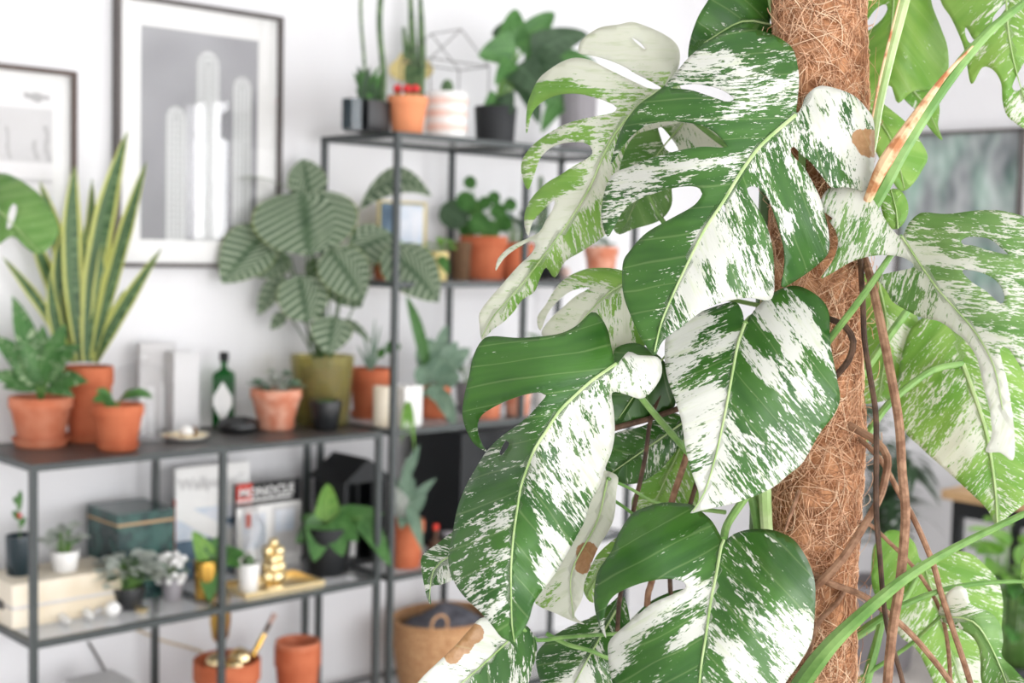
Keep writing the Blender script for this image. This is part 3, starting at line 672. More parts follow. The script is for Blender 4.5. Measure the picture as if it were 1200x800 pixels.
T, x0, x1, zt = magazine('magazine with an orange spine and pale blue cover titled Wallpaper', 206, 549, 3.262, .232, .014, zb,
    [('print_sky', 0, 1, .30, .62), ('print_navy', 0, 1, 0, .34)], 'Wallpaper*', .044, (.03, .80), 'paper_grey', [('spine', 'print_orange', 0, .72), ('spine', 'paper_white', .72, 1)])
h = zt-zb; w = x1-x0; yy = 3.2612
T.part('cover_print', G().add([(x0+w*.0, yy, zb+h*.55), (x0+w*.95, yy, zb+h*.12), (x0+w*.95, yy, zb+h*.3), (x0+w*.0, yy, zb+h*.72)], [(0, 1, 2, 3)]), 'paper_white', smooth=False)
T.part('cover_print', G().add([(x0+w*.62, yy, zb+h*.48), (x0+w*.95, yy, zb+h*.34), (x0+w*.95, yy, zb+h*.54)], [(0, 1, 2)]), 'print_navy', smooth=False)
T, x0, x1, zt = magazine('magazine with a black and red masthead reading MONOCLE', 277, 568, 3.22, .212, .012, zb,
    [('print_black', 0, 1, .74, 1), ('print_red', 0, .24, .78, 1.0), ('paper_white', .0, .86, .79, .815), ('print_sky', .1, .45, .25, .65), ('paper_grey', .55, .98, .15, .7), ('print_orange', .14, .22, .5, .66), ('print_sky', .6, .9, .4, .66)],
    'MONOCLE', .037, (.03, .845), 'paper_white', [('spine', 'print_black', 0, 1)])
# brass pot with leaves
p = Potted('potted_pothos', 'green leaved cutting in a small brass pot', 'plant', 241, 700, zb, 28, 44, 'brass', .9, 0, 'cyl')
for b, t, w, dt in [((244, 656), (226, 622), 22, .0), ((246, 660), (246, 706), 28, -.05), ((252, 656), (288, 648), 26, -.02), ((256, 650), (282, 664), 20, -.04), ((246, 652), (258, 628), 18, .02)]:
    p.stem(p.sc, p.P(*b), .0018); p.leaf(b, t, w, 'leaf_bright' if w == 22 else 'leaf_green', 0, dt, shape='heart', sag=.06)
c = atz(294, 686, zb); c[1] += .01; r = pxm(18, c); h = pxm(92, c)
T = Thing('glass_bottle', 'clear glass jar standing in front of the masthead magazine', 'bottle', c)
T.part('body', lathe(c, [(r*.9, 0), (r, .004), (r, h*.78), (r*.8, h*.86), (r*.5, h*.9), (r*.5, h), (r*.45, h), (r*.44, h*.9), (r*.9, h*.77), (r*.9, .008), (1e-7, .008)], 24), 'glass_clear')
T.part('lip', lathe((c[0], c[1], c[2]+h-.006), [(r*.5, 0), (r*.56, .002), (r*.56, .006), (r*.5, .007)], 24), 'glass_clear')
# gold tray with pot and figurine
a = atz(289, 703, zb); b = atz(371, 690, zb); tx0, tx1 = a[0], a[0]+pxm(82, a)/.73; ty0 = a[1]+.004; ty1 = ty0+.15
T = Thing('tray', 'shallow gold tray on the glass shelf', 'tray', ((tx0+tx1)/2, (ty0+ty1)/2, zb))
T.part('base', box(tx0, tx1, ty0, ty1, zb, zb+.003), 'gold', smooth=False)
g = G(); box(tx0, tx1, ty0, ty0+.003, zb+.003, zb+.014, g); box(tx0, tx1, ty1-.003, ty1, zb+.003, zb+.014, g); box(tx0, tx0+.003, ty0+.003, ty1-.003, zb+.003, zb+.014, g); box(tx1-.003, tx1, ty0+.003, ty1-.003, zb+.003, zb+.014, g)
T.part('rim', g, 'gold', smooth=False)
c = np.array([tx0+.035, ty0+.045, zb+.003])
p = Potted('potted_cactus', 'tiny spiky cactus in a white pot on the gold tray', 'plant', 0, 0, zb+.003, 28, 36, 'ceramic_white', .72, 0, 'cyl', P=c)
p.part('cactus', lathe((c[0], c[1], p.soilz), [(.012, 0), (.016, .012), (.014, .026), (.006, .034), (1e-7, .036)], 12), 'cactus_green')
c = np.array([tx0+.115, ty0+.05, zb+.003]); q = random.Random(4); g = G()
T = Thing('figurine', 'lumpy polished gold figurine on the gold tray', 'figurine', c)
T.part('base', lathe(c, [(.03, 0), (.032, .004), (.03, .010), (.02, .014)], 20), 'gold')
zz = .014
for i, (r, n) in enumerate([(.021, 4), (.018, 4), (.015, 3), (.017, 3), (.014, 1)]):
    for j in range(n):
        a_ = j*2*math.pi/max(1, n)+i; d = 0 if n == 1 else .016
        ball((c[0]+d*math.cos(a_), c[1]+d*math.sin(a_), c[2]+zz+r*.9), r, 10, 7, g)
    zz += r*1.35
T.part('body', g, 'gold')
# pothos in black pot and black lantern
p = Potted('potted_pothos', 'trailing pothos in a round black pot beside the black lantern', 'plant', 384, 671, zb, 58, 56, 'matte_black', .8, 0, 'cyl')
for b, t, w, db, dt in [((384, 612), (384, 566), 28, 0, .03), ((380, 614), (346, 636), 30, 0, -.03), ((388, 612), (402, 652), 34, -.04, -.08), ((378, 616), (368, 658), 34, -.04, -.09), ((396, 612), (450, 602), 30, 0, -.02), ((424, 606), (458, 664), 26, -.02, -.07), ((388, 610), (420, 634), 30, -.03, -.07), ((380, 612), (352, 606), 20, .02, .03)]:
    p.stem(p.sc, p.P(*b, db), .0025); p.leaf(b, t, w, 'leaf_green' if w != 28 else 'leaf_bright', db, dt, shape='heart', sag=.06)
Yf = 3.10; x0 = aty(403, 620, Yf)[0]; x1 = aty(453, 620, Yf)[0]; ze = aty(410, 566, Yf)[2]; za_ = aty(412, 534, Yf+.06)[2]; Yr = 3.25
T = Thing('lantern', 'black house shaped lantern with a gabled roof and barred windows', 'lantern', ((x0+x1)/2, (Yf+Yr)/2, zb))
T.part('floor_plate', box(x0, x1, Yf, Yr, zb, zb+.012), 'matte_black', smooth=False)
for xx in (x0, x1-.012):
    for yv in (Yf, Yr-.012): T.part('corner_post', box(xx, xx+.012, yv, yv+.012, zb+.012, ze), 'matte_black', smooth=False)
for yv in (Yf+.003, Yr-.008):
    for t in (.33, .66): T.part('window_bar', box(x0+(x1-x0)*t-.002, x0+(x1-x0)*t+.002, yv, yv+.005, zb+.012, ze), 'matte_black', smooth=False)
T.part('back_panel', box(x0+.012, x1-.012, Yr-.0025, Yr, zb+.012, ze), 'matte_black', smooth=False)
T.part('side_panel', box(x1-.003, x1, Yf+.012, Yr-.012, zb+.012, ze), 'matte_black', smooth=False)
T.part('side_panel', box(x0, x0+.003, Yf+.012, Yr-.012, zb+.012, ze), 'matte_black', smooth=False)
xm = (x0+x1)/2; o_ = .012
T.part('roof', G().add([(x0-o_, Yf-o_, ze), (x1+o_, Yf-o_, ze), (xm, Yf-o_, za_), (x0-o_, Yr+o_, ze), (x1+o_, Yr+o_, ze), (xm, Yr+o_, za_)], [(0, 1, 2), (3, 5, 4), (0, 2, 5, 3), (1, 4, 5, 2), (0, 3, 4, 1)]), 'matte_black', smooth=False)
T.part('candle', lathe((xm, (Yf+Yr)/2, zb+.012), [(.022, 0), (.022, .09), (.018, .092), (1e-7, .09)], 16), 'ceramic_white')

# ================================================================== BOTTOM SHELF OF THE LOW UNIT
zl = ZB
def rimpot(name, label, px, py, Yc, rimpx, mat, z=zl, **kw):
    R = aty(px, py, Yc); hp = (R[2]-z)*FPX/depth(R); return Potted(name, label, kw.pop('cat', 'pot'), 0, 0, z, rimpx, hp, mat, P=(R[0], R[1], z), **kw)
p = rimpot('terracotta_pot', 'terracotta pot holding gold vessels on the bottom shelf', 266, 772, 3.10, 78, 'terracotta_dark')
for i, (dx, dy, r) in enumerate([(-.035, -.005, .030), (.032, -.014, .032), (.0, -.045, .024)]):
    q = np.array([p.c[0]+dx, p.c[1]+dy, p.soilz+r]); single('gold_bauble', ball(q, r, 14, 9), 'gold', ['polished gold bauble resting at the left inside the terracotta pot', 'polished gold bauble under the brush in the terracotta pot', 'polished gold bauble below the goblet in the terracotta pot'][i], 'bauble', q-np.array([0, 0, r]))
q = np.array([p.c[0]+.012, p.c[1]+.055, p.soilz]); hh = pxm(88, q); r = pxm(12, q)
T = Thing('goblet', 'tall brass goblet standing in the terracotta pot on the bottom shelf', 'goblet', q)
T.part('bowl', lathe(q, [(r*.25, hh*.3), (r*.8, hh*.4), (r, hh*.6), (r*1.05, hh), (r*.98, hh), (r*.9, hh*.6), (1e-7, hh*.42)], 20), 'brass')
T.part('stem', lathe(q, [(r*.6, 0), (r*.5, .004), (r*.2, .012), (r*.22, hh*.31)], 16), 'brass')
A, B = aty(296, 768, 3.06), aty(322, 719, 3.06); C_ = A*.42+B*.58
T = Thing('paint_brush', 'dark handled brush with pale bristles leaning in the terracotta pot', 'brush', A)
T.part('handle', tube([A, A*.6+C_*.4, C_*.9+A*.1], [.006, .008, .006], 8), 'brass'); T.part('ferrule', tube([C_*.95+A*.05, C_*.55+B*.45], [.010, .011], 10, flat=.6), 'root_dark'); T.part('bristles', tube([C_*.55+B*.45, B], [.011, .013], 10, flat=.6), 'bristle')
p = rimpot('terracotta_pot', 'pair of nested empty terracotta pots on the bottom shelf', 349, 756, 3.08, 54, 'terracotta_dark', soil=False)
p.part('inner_pot', pot_geo((p.c[0], p.c[1], p.c[2]+p.h*.34), p.rt*.97, p.rt*.7, p.h*.72), 'terracotta')
a = aty(104, 812, 3.06); single('cardboard_box', box(a[0], a[0]+.13, 3.06, 3.20, zl, a[2]), 'paper_grey', 'low grey box at the end of the bottom shelf', 'box', (a[0]+.09, 3.1, zl), smooth=False)
pts = catmull([aty(150, 733, 3.352), aty(190, 750, 3.352), aty(232, 762, 3.352), aty(262, 778, 3.352), aty(280, 815, 3.352), (2.0, 3.352, .10)], .02); single('cable', tube(pts, .0035, 6), 'cord_tan', 'pale cable running across the wall behind the low unit', 'cable', pts[-1])
pts = catmull([aty(104, 752, 3.35), aty(118, 776, 3.35), aty(128, 800, 3.35), (aty(128, 800, 3.35)[0]+.03, 3.35, .10)], .02); single('cable', tube(pts, .003, 6), 'wire_dark', 'thin dark cable hanging on the wall below the glass shelf', 'cable', pts[-1])

# ================================================================== TALL UNIT, TOP SHELF
z1 = TZ[0]+HB
p = Potted('potted_tall_cactus', 'tall thin cacti and spiky tuft in a glossy black square pot', 'plant', 430, 155, z1, 38, 36, 'ceramic_black', 1, 0, 'square', rot=.2)
for x, y, w, dd in [(424, -40, 4, 0), (446, -20, 7, .02)]:
    A = p.P(x+2, 120, dd); B = p.P(x, y, dd); A[2] = p.soilz; pts = [A*(1-t)+B*t+np.array([.006*math.sin(t*7), 0, 0]) for t in np.linspace(0, 1, 12)]; p.part('cactus_column', tube(pts, pxm(w, A)/2, 8), 'cactus_green')
for i in range(30):
    x = rnd.uniform(412, 452); p.leaf((rnd.uniform(424, 442), 122), (x, rnd.uniform(76, 108)), 7, 'leaf_dark' if i % 2 else 'leaf_green', rnd.uniform(-.03, .03), rnd.uniform(-.05, .05), shape='lance', n=5)
c = atz(412, 152, z1); single('square_vase', square_geo(c, pxm(16, c), pxm(36, c), .1), 'teal_glass', 'narrow dark glass vase beside the tall cacti', 'vase', c, auto=30)
p = Potted('potted_moon_cactus', 'red topped cactus in a bright orange terracotta pot on the top shelf', 'plant', 477, 155, z1, 48, 44, 'terracotta_bright', .74, 0)
for i, x in enumerate((466, 477, 487)):
    C = p.P(x, 106, (-.01, -.02, 0)[i]); p.part('cactus_stem', tube([(C[0], C[1], p.soilz), C], .009, 8), 'cactus_green'); p.part('red_bud', ball(C+np.array([0, 0, .004]), .013, 10, 7), 'bud_red')
p = Potted('potted_cactus', 'small oval cactus in a pale pink banded pot on the top shelf', 'plant', 523, 161, z1, 50, 53, 'ceramic_white', .95, 0, 'cyl')
p.part('cactus', lathe((p.c[0], p.c[1], p.soilz), [(.012, 0), (.018, .02), (.019, .04), (.012, .056), (1e-7, .062)], 14), 'cactus_green')
plain('blush', lin((236, 206, 194)), .6, .3, var=.06, scale=9)
for k0 in (.15, .45, .72): p.part('painted_band', lathe((p.c[0], p.c[1], p.c[2]+p.h*k0), [(p.rt*(.955+.045*k0), 0), (p.rt*(.962+.045*k0), .001), (p.rt*(.966+.045*k0), p.h*.14), (p.rt*(.955+.045*k0), p.h*.142)], 28), 'blush')
c = atz(486, 168, z1)
p = Potted('potted_column_plant', 'slender upright pale green cactus behind the orange pot', 'plant', 0, 0, z1, 30, 34, 'ceramic_white', .8, 0, 'cyl', P=c)
for pa in ([(486, 130), (484, 70), (480, -30)], [(490, 130), (494, 70), (492, -20)], [(484, 100), (476, 60), (473, 32)]):
    P_ = [p.P(*a) for a in pa]; P_[0][2] = p.soilz; p.part('cactus_column', tube(catmull(P_, .02), [pxm(6, P_[0]), pxm(5, P_[0]), pxm(2, P_[0])], 8), 'cactus_green')
for t, w in [((456, 78), 26), ((506, 76), 24), ((470, 62), 18)]: p.leaf((484, 92), t, w, 'dried_yellow', .01, .02, shape='round')
# wire house
T = Thing('wire_terrarium', 'open wire frame house terrarium on the top shelf', 'terrarium', atz(520, 168, z1))
c = np.array(T.loc); hw = .115; hd = .07; zz = [z1+.002, aty(540, 78, c[1])[2]]; za_ = aty(516, 36, c[1])[2]
def wire(a, b): T.part('wire', tube([a, b], .0016, 6), 'wire_dark')
cs = [(sx*hw, sy*hd) for sx, sy in ((-1, -1), (1, -1), (1, 1), (-1, 1))]
for i in range(4):
    a, b = cs[i], cs[(i+1) % 4]
    for q in zz: wire((c[0]+a[0], c[1]+a[1], q), (c[0]+b[0], c[1]+b[1], q))
    wire((c[0]+a[0], c[1]+a[1], zz[0]), (c[0]+a[0], c[1]+a[1], zz[1])); wire((c[0]+a[0], c[1]+a[1], zz[1]), (c[0], c[1]+a[1], za_))
wire((c[0], c[1]-hd, za_), (c[0], c[1]+hd, za_))
p = Potted('potted_split_leaf_plant', 'bushy dark green split leaf plant in a black pot on the top shelf', 'plant', 580, 166, z1, 50, 42, 'matte_black', .9, 0, 'cyl')
for b, t, w, db, dt in [((606, 60), (560, 66), 48, 0, -.05), ((600, 58), (604, 10), 40, .02, .03), ((610, 62), (650, 14), 44, .03, .04), ((622, 66), (690, 40), 46, .02, .0), ((620, 76), (676, 96), 50, -.02, -.06), ((606, 76), (640, 118), 50, -.04, -.09), ((600, 72), (580, 100), 24, -.04, -.09), ((612, 90), (632, 146), 34, 0, -.04), ((590, 110), (600, 134), 26, -.03, -.06), ((584, 112), (566, 130), 20, -.02, -.05), ((616, 56), (632, 60), 40, .06, .07), ((640, 76), (700, 76), 40, .05, .05), ((606, 90), (612, 112), 34, .06, .06), ((596, 40), (576, 40), 30, .05, .06)]:
    p.leaf(b, t, w*.84, 'leaf_dark' if (w % 4) else 'leaf_green', db, dt, shape='heart', sag=.08, n=10); p.stem(p.sc, p.P(*b, db), .004, 'stem_green')
c = atz(676, 180, z1)
p = Potted('ribbed_pot', 'tall grey ribbed pot with trailing leaves on the top shelf', 'plant', 0, 0, z1, 42, 74, 'ceramic_grey', .92, 0, 'cyl', P=c)
for i in range(16):
    a_ = 2*math.pi*i/16; p.part('rib', tube([(c[0]+p.rt*.93*math.cos(a_), c[1]+p.rt*.93*math.sin(a_), z1+.004), (c[0]+p.rt*math.cos(a_), c[1]+p.rt*math.sin(a_), p.top-.004)], .003, 6), 'ceramic_grey', p.body)
for b, t, w in [((668, 108), (636, 122), 30), ((672, 104), (650, 84), 30), ((680, 104), (706, 90), 28), ((664, 112), (634, 156), 26)]: p.leaf(b, t, w, 'leaf_green', -.03, -.06, shape='heart'); p.stem(p.sc, p.P(*b, -.03), .003)

# ================================================================== TALL UNIT, SECOND SHELF
z2 = TZ[1]+HB
Yc = 3.24; x0 = aty(444, 300, Yc)[0]; x1 = aty(499, 300, Yc)[0]; zt = aty(470, 236, Yc)[2]
T = Thing('photo_card', 'small upright picture with a pale yellow edge behind the calathea', 'picture', ((x0+x1)/2, Yc, z2))
T.part('frame', box(x0, x1, Yc, Yc+.012, z2, zt), 'dried_yellow', smooth=False); T.part('photo', box(x0+.004, x1-.012, Yc-.001, Yc, z2+.02, zt-.006), 'print_navy', smooth=False)
T.part('photo_sky', box(x0+.06, x1-.014, Yc-.0015, Yc-.001, z2+.05, zt-.01), 'print_sky', smooth=False)
p = Potted('potted_herb', 'orange terracotta pot with small leaves half hidden by the calathea', 'plant', 452, 327, z2, 34, 38, 'terracotta_dark', .78, 0)
p.bush(14, .05, .06, .035, 'leaf_bright', seed=21)
p = Potted('potted_herb', 'cream pot with bright green leaves before the shelf post', 'plant', 0, 0, z2, 25, 34, 'dried_yellow', .85, 0, 'cyl', P=aty(513, 325, 3.05))
p.bush(12, .05, .06, .04, 'leaf_bright', seed=22); p.leaf((514, 300), (526, 322), 12, 'leaf_green', -.03, -.06)
p = Potted('potted_pilea', 'round leaved plant in a worn terracotta pot on the second shelf', 'plant', 566, 326, z2, 56, 50, 'terracotta_dark', .8, 0)
for x, y, R, dd in [(532, 252, 36, 0), (551, 214, 16, 0), (546, 236, 24, -.02), (562, 262, 26, -.03), (574, 270, 24, -.04), (556, 245, 22, .02), (584, 248, 20, .0), (579, 232, 16, .02), (568, 238, 16, .03), (590, 262, 22, .03), (548, 268, 22, .02), (598, 240, 16, .03)]:
    p.stem(p.sc, p.P(x, y, dd), .0018); p.leaf((x-R*.42, y-R*.3), (x+R*.42, y+R*.3), R*.95, 'leaf_dark' if R > 30 else 'leaf_green', dd, dd-.02, shape='round', sag=.02)
p = Potted('terracotta_pot', 'narrow brown terracotta pot beside the round leaved plant', 'pot', 0, 0, z2, 24, 44, 'bark', .85, 0, P=aty(540, 324, 3.17))
p = Potted('potted_foliage', 'grey green bushy plant in a dark terracotta pot behind the white leaf', 'plant', 604, 322, z2, 44, 42, 'terracotta_dark', .8, 0)
p.bush(24, .09, .13, .06, 'leaf_grey', seed=24); p.bush(12, .08, .13, .06, 'leaf_dark', seed=25)
p = Potted('potted_thin_cactus', 'thin pole cacti rising from a black pot on the second shelf', 'plant', 642, 326, z2, 30, 30, 'matte_black', .85, 0, 'cyl')
for x, y in ((634, 206), (640, 232), (650, 250)):
    B = p.P(x, y); p.part('cactus_column', tube([(B[0], B[1], p.soilz), (B[0], B[1], B[2]-.01), B], [.009, .009, .003], 8), 'cactus_green')
p = Potted('potted_pink_flower', 'pale terracotta pot with low pink and green growth', 'plant', 0, 0, z2, 40, 40, 'terracotta_pale', .74, 0, P=aty(704, 322, 3.03))
p.bush(16, .05, .05, .03, 'leaf_grey', seed=26)
c = atz(662, 326, z2); single('shell', ball((c[0], c[1], z2+.02), .02, 12, 8), 'blush', 'small pink stone on the second shelf beside the pale pot', 'stone', (c[0], c[1], z2))

# ================================================================== TALL UNIT, THIRD SHELF
z3 = TZ[2]+HB
c = atz(476, 498, z3)
p = Potted('square_pot', 'white square pot with trailing green beside the shelf post', 'plant', 476, 498, z3, 26, 47, 'ceramic_white', 1, 0, 'square')
for t in [(478, 512), (486, 530), (470, 520), (482, 500)]: p.leaf((478, 470), t, 6, 'leaf_bright', -.06, -.10, shape='lance', sag=.2)
p = Potted('potted_trailing_plant', 'dark terracotta pot of blue grey trailing leaves on the third shelf', 'plant', 508, 489, z3, 40, 38, 'terracotta_dark', .78, 32)
for b, t, w, db, dt in [((504, 450), (476, 346), 14, .0, -.05), ((500, 440), (504, 396), 30, 0, -.02), ((508, 448), (520, 418), 28, -.03, -.06), ((504, 450), (488, 430), 26, -.02, -.06), ((512, 450), (540, 440), 26, -.02, -.04), ((510, 455), (534, 500), 20, -.04, -.09), ((500, 452), (484, 470), 18, -.04, -.07), ((512, 446), (536, 400), 20, .02, .03), ((508, 446), (524, 380), 16, .03, .04), ((508, 450), (512, 472), 22, -.05, -.08), ((510, 450), (552, 408), 22, .04, .05)]:
    p.stem(p.sc, p.P(*b, db), .002, 'stem_dark'); p.leaf(b, t, w, 'leaf_grey' if w > 15 else 'leaf_green', db, dt, sag=.1)
for i, (x, y, w, h, m, lb) in enumerate([(572, 489, 34, 36, 'terracotta', 'empty terracotta pot on the third shelf beside a matching one'), (606, 486, 34, 36, 'terracotta_pale', 'paler terracotta pot next to the black storage box top')]):
    Potted('terracotta_pot', lb, 'pot', x, y, z3, w, h, m, .78, 0)
p = Potted('potted_foliage', 'dark bushy plant in a grey pot on the third shelf by the centre post', 'plant', 548, 482, z3, 30, 34, 'ceramic_grey', .8, 0, 'cyl')
p.bush(16, .07, .12, .055, 'leaf_dark', seed=31); p.bush(8, .06, .10, .05, 'leaf_grey', seed=32)
p = Potted('potted_foliage', 'leafy plant in a white pot at the far end of the third shelf', 'plant', 640, 480, z3, 36, 40, 'ceramic_white', .8, 0, 'cyl')
p.bush(18, .09, .16, .07, 'leaf_green', seed=33)

# ================================================================== TALL UNIT, FOURTH SHELF
z4 = TZ[3]+HB
p = Potted('potted_strap_plant', 'orange terracotta pot with blue green strap leaves on the fourth shelf', 'plant', 475, 663, z4, 44, 56, 'terracotta_dark', .8, 0)
for b, t, w, db, dt in [((474, 610), (478, 534), 16, 0, -.02), ((478, 590), (496, 648), 16, -.06, -.12), ((472, 610), (464, 570), 22, 0, -.03), ((480, 606), (500, 580), 14, 0, .0), ((476, 604), (486, 560), 12, .02, .03), ((474, 606), (470, 620), 14, -.05, -.09), ((478, 560), (492, 520), 10, 0, .02), ((476, 600), (512, 560), 12, .03, .04), ((472, 600), (458, 550), 10, .02, .03)]:
    p.stem(p.sc, p.P(*b, db), .002, 'stem_dark'); p.leaf(b, t, w, 'leaf_grey' if w != 22 else 'leaf_silver', db, dt, shape='lance', sag=.08)
Yf = 3.02; x0 = aty(540, 560, Yf)[0]; x1 = x0+.30; zt = aty(560, 506, Yf)[2]
T = Thing('storage_box', 'large plain black storage box on the fourth shelf', 'box', ((x0+x1)/2, Yf+.12, z4))
T.part('body', box(x0, x1, Yf, Yf+.24, z4, zt-.05), 'matte_black', smooth=False); T.part('lid', box(x0-.003, x1+.003, Yf-.003, Yf+.243, zt-.05, zt), 'matte_black', smooth=False)
c = atz(510, 660, z4); T = Thing('bottle', 'small dark red bottle behind the curled variegated leaf', 'bottle', c)
T.part('body', lathe(c, [(.02, 0), (.022, .004), (.022, .06), (.008, .075), (.008, .1), (1e-7, .1)], 16), 'root_dark'); T.part('cap', lathe((c[0], c[1], c[2]+.1), [(.009, 0), (.009, .016), (1e-7, .017)], 12), 'print_red')
c = atz(524, 652, z4); T = Thing('jar', 'small black lidded jar beside the dark red bottle', 'jar', c)
T.part('body', lathe(c, [(.02, 0), (.024, .004), (.024, .06), (.02, .065)], 18), 'matte_black'); T.part('lid', lathe((c[0], c[1], c[2]+.065), [(.021, 0), (.021, .01), (1e-7, .012)], 18), 'ceramic_grey')

# ================================================================== BASKET
z5 = TZ[4]+HB
c = aty(522, 722, 3.12); R = pxm(66, c); hb = c[2]-z5; c = np.array([c[0], 3.12, z5])
T = Thing('woven_basket', 'large tan woven basket with a grey cloth on the bottom of the tall unit', 'basket', c)
sy = .9*.16/R if R > .15 else .9
g = G(); rows = 22; segs = 56; v = []; f = []
for j in range(rows+1):
    t = j/rows; r = R*(.86+.14*math.sin(t*math.pi*.55))
    for i in range(segs):
        a_ = 2*math.pi*i/segs; rr = r*(1+.012*(1 if (i+j) % 2 else -1)); v.append((c[0]+rr*math.cos(a_), c[1]+rr*sy*math.sin(a_), z5+hb*t))
for j in range(rows):
    for i in range(segs): f.append((j*segs+i, j*segs+(i+1) % segs, (j+1)*segs+(i+1) % segs, (j+1)*segs+i))
g.add(v, f); lathe((c[0], c[1], z5), [(R*.86, 0), (1e-7, .002)], segs, 1, sy, g)
T.part('woven_wall', g, 'wicker', auto=180)
T.part('rim', tube([(c[0]+R*math.cos(a_)*1.0, c[1]+R*sy*math.sin(a_), z5+hb) for a_ in np.linspace(0, 2*math.pi, 49)], .007, 8), 'wicker')
hx = aty(486, 700, 3.12)[0]
for hx in (aty(486, 700, 3.12)[0], aty(560, 700, 3.12)[0]):
    yy = c[1]-R*sy*.82; T.part('handle', tube(catmull([(hx-.03, yy, z5+hb-.01), (hx-.028, yy, z5+hb+.035), (hx, yy, z5+hb+.05), (hx+.028, yy, z5+hb+.035), (hx+.03, yy, z5+hb-.01)], .01), .004, 8), 'wicker')
g = G(); v = []; f = []; nn_ = 18
for j in range(nn_+1):
    for i in range(24):
        rr = R*.86*j/nn_; a_ = 2*math.pi*i/24; v.append((c[0]+rr*math.cos(a_), c[1]+rr*sy*math.sin(a_), z5+hb-.03+.06*(1-(j/nn_)**2)+.02*noise.noise((rr*14*math.cos(a_), rr*14*math.sin(a_), 3))))
for j in range(nn_):
    for i in range(24): f.append((j*24+i, j*24+(i+1) % 24, (j+1)*24+(i+1) % 24, (j+1)*24+i))
single('cloth', G().add(v, f), 'cloth_grey', 'crumpled grey cloth heaped in the woven basket', 'cloth', (c[0], c[1], z5+hb-.03), auto=180)

# ================================================================== RIGHT BACKGROUND
T = Thing('side_table', 'table with a tan wooden top and black legs under the abstract picture', 'table', (4.32, 1.75, 0))
T.part('tabletop', box(4.08, 4.56, 1.2, 2.26, .655, .685), 'cork_wood', smooth=False)
for xx in (4.10, 4.51):
    for yv in (1.23, 2.20): T.part('leg', box(xx, xx+.03, yv, yv+.03, 0, .655), 'matte_black', smooth=False)
T.part('apron', box(4.10, 4.13, 1.26, 2.20, .60, .655), 'matte_black', smooth=False)
p = Potted('potted_palm', 'dark feathery palm in a pot on the floor beside the side table', 'plant', 0, 0, 0, 90, 100, 'ceramic_grey', .8, 0, 'cyl', P=(4.2, 2.54, 0))
q = random.Random(9)
for i in range(11):
    a_ = i*2.39996; rr = q.uniform(.06, .15); top = p.sc+np.array([math.cos(a_)*rr, math.sin(a_)*rr, q.uniform(.30, .72)]); mid = p.sc+np.array([math.cos(a_)*rr*.35, math.sin(a_)*rr*.35, (top[2]-p.soilz)*.8])
    end = top+np.array([math.cos(a_)*.07, math.sin(a_)*.07, -.06]); pts = catmull([p.sc, mid, top, end], .03); p.part('frond_stem', tube(pts, [.006, .002], 5), 'stem_dark')
    for j in range(len(pts)//3, len(pts)-1):
        t_ = pts[j+1]-pts[j-1]; t_ /= np.linalg.norm(t_); sd = np.cross(t_, [0, 0, 1.0]); sd /= np.linalg.norm(sd)+1e-6
        for s in (-1, 1): p.raw('leaflet', leafmesh('leaflet', pts[j], pts[j]+sd*s*.12+t_*.06-np.array([0, 0, .05]), .028, 'leaf_dark', p.loc, nrm=(0, 0, 1), shape='lance', n=4))
p = Potted('potted_bush', 'bright green leafy plant in a pot on the floor in front of the side table', 'plant', 0, 0, 0, 110, 120, 'matte_black', .8, 0, 'cyl', P=(3.72, 1.82, 0))
p.bush(60, .26, .52, .11, 'leaf_bright', seed=41); p.bush(40, .24, .36, .11, 'leaf_green', seed=42)
# ================================================================== VARIEGATED MONSTERA ON ITS COIR POLE (foreground)
PD = 1.40                                     # distance of the pole's axis along the view
pole_px = [(966, -130), (962, 0), (958, 300), (955, 560), (948, 800), (944, 930)]
pole = [atd(x, y, PD) for x, y in pole_px]
axis = pole[0]-pole[-1]; axis /= np.linalg.norm(axis)
foot = pole[-1]-axis*((pole[-1][2]-.14)/axis[2])            # the pole goes on down to the pot
MON = Thing('potted_variegated_monstera', 'white and green variegated monstera climbing a brown coir pole', 'plant', (foot[0], foot[1], 0))
MON.part('pot', pot_geo((foot[0], foot[1], 0), .16, .12, .26), 'terracotta')
MON.part('soil', lathe((foot[0], foot[1], .20), [(.135, 0), (.08, .01), (1e-7, .012)], 20), 'soil')
# pole: dark core with lumpy coir and thousands of fibres
PR = .0455
path = catmull([foot]+pole[::-1], .012)
fr = []
for i, P in enumerate(path):
    t = path[min(i+1, len(path)-1)]-path[max(i-1, 0)]; t = t/np.linalg.norm(t); a = np.cross(t, [1, .3, 0]); a /= np.linalg.norm(a); fr.append((t, a, np.cross(t, a)))
def pole_r(i, q): return PR*(1+.10*noise.noise((path[i][2]*14, math.cos(q)*1.2, math.sin(q)*1.2))+.05*noise.noise((path[i][2]*50, math.cos(q)*4, math.sin(q)*4)))
v = []; f = []; ns = 40
for i, P in enumerate(path):
    for k in range(ns):
        q = 2*math.pi*k/ns; r = pole_r(i, q); v.append(P+(fr[i][1]*math.cos(q)+fr[i][2]*math.sin(q))*r)
for i in range(len(path)-1):
    for k in range(ns): f.append((i*ns+k, i*ns+(k+1) % ns, (i+1)*ns+(k+1) % ns, (i+1)*ns+k))
f.append(tuple(reversed(range(ns)))); f.append(tuple((len(path)-1)*ns+k for k in range(ns)))
plain('coir', lin((192, 140, 102)), .85, .15, c2=lin((136, 90, 60)), scale=70, bump=.004, lo=.38, hi=.62)
k = N('coir_fibre'); b = k.bsdf(.7, .25); at = k.n('ShaderNodeAttribute', attribute_name='tint').outputs['Fac']
cr = k.n('ShaderNodeValToRGB'); cr.color_ramp.elements[0].color = (*lin((146, 100, 70)), 1); cr.color_ramp.elements[1].color = (*lin((244, 216, 184)), 1)
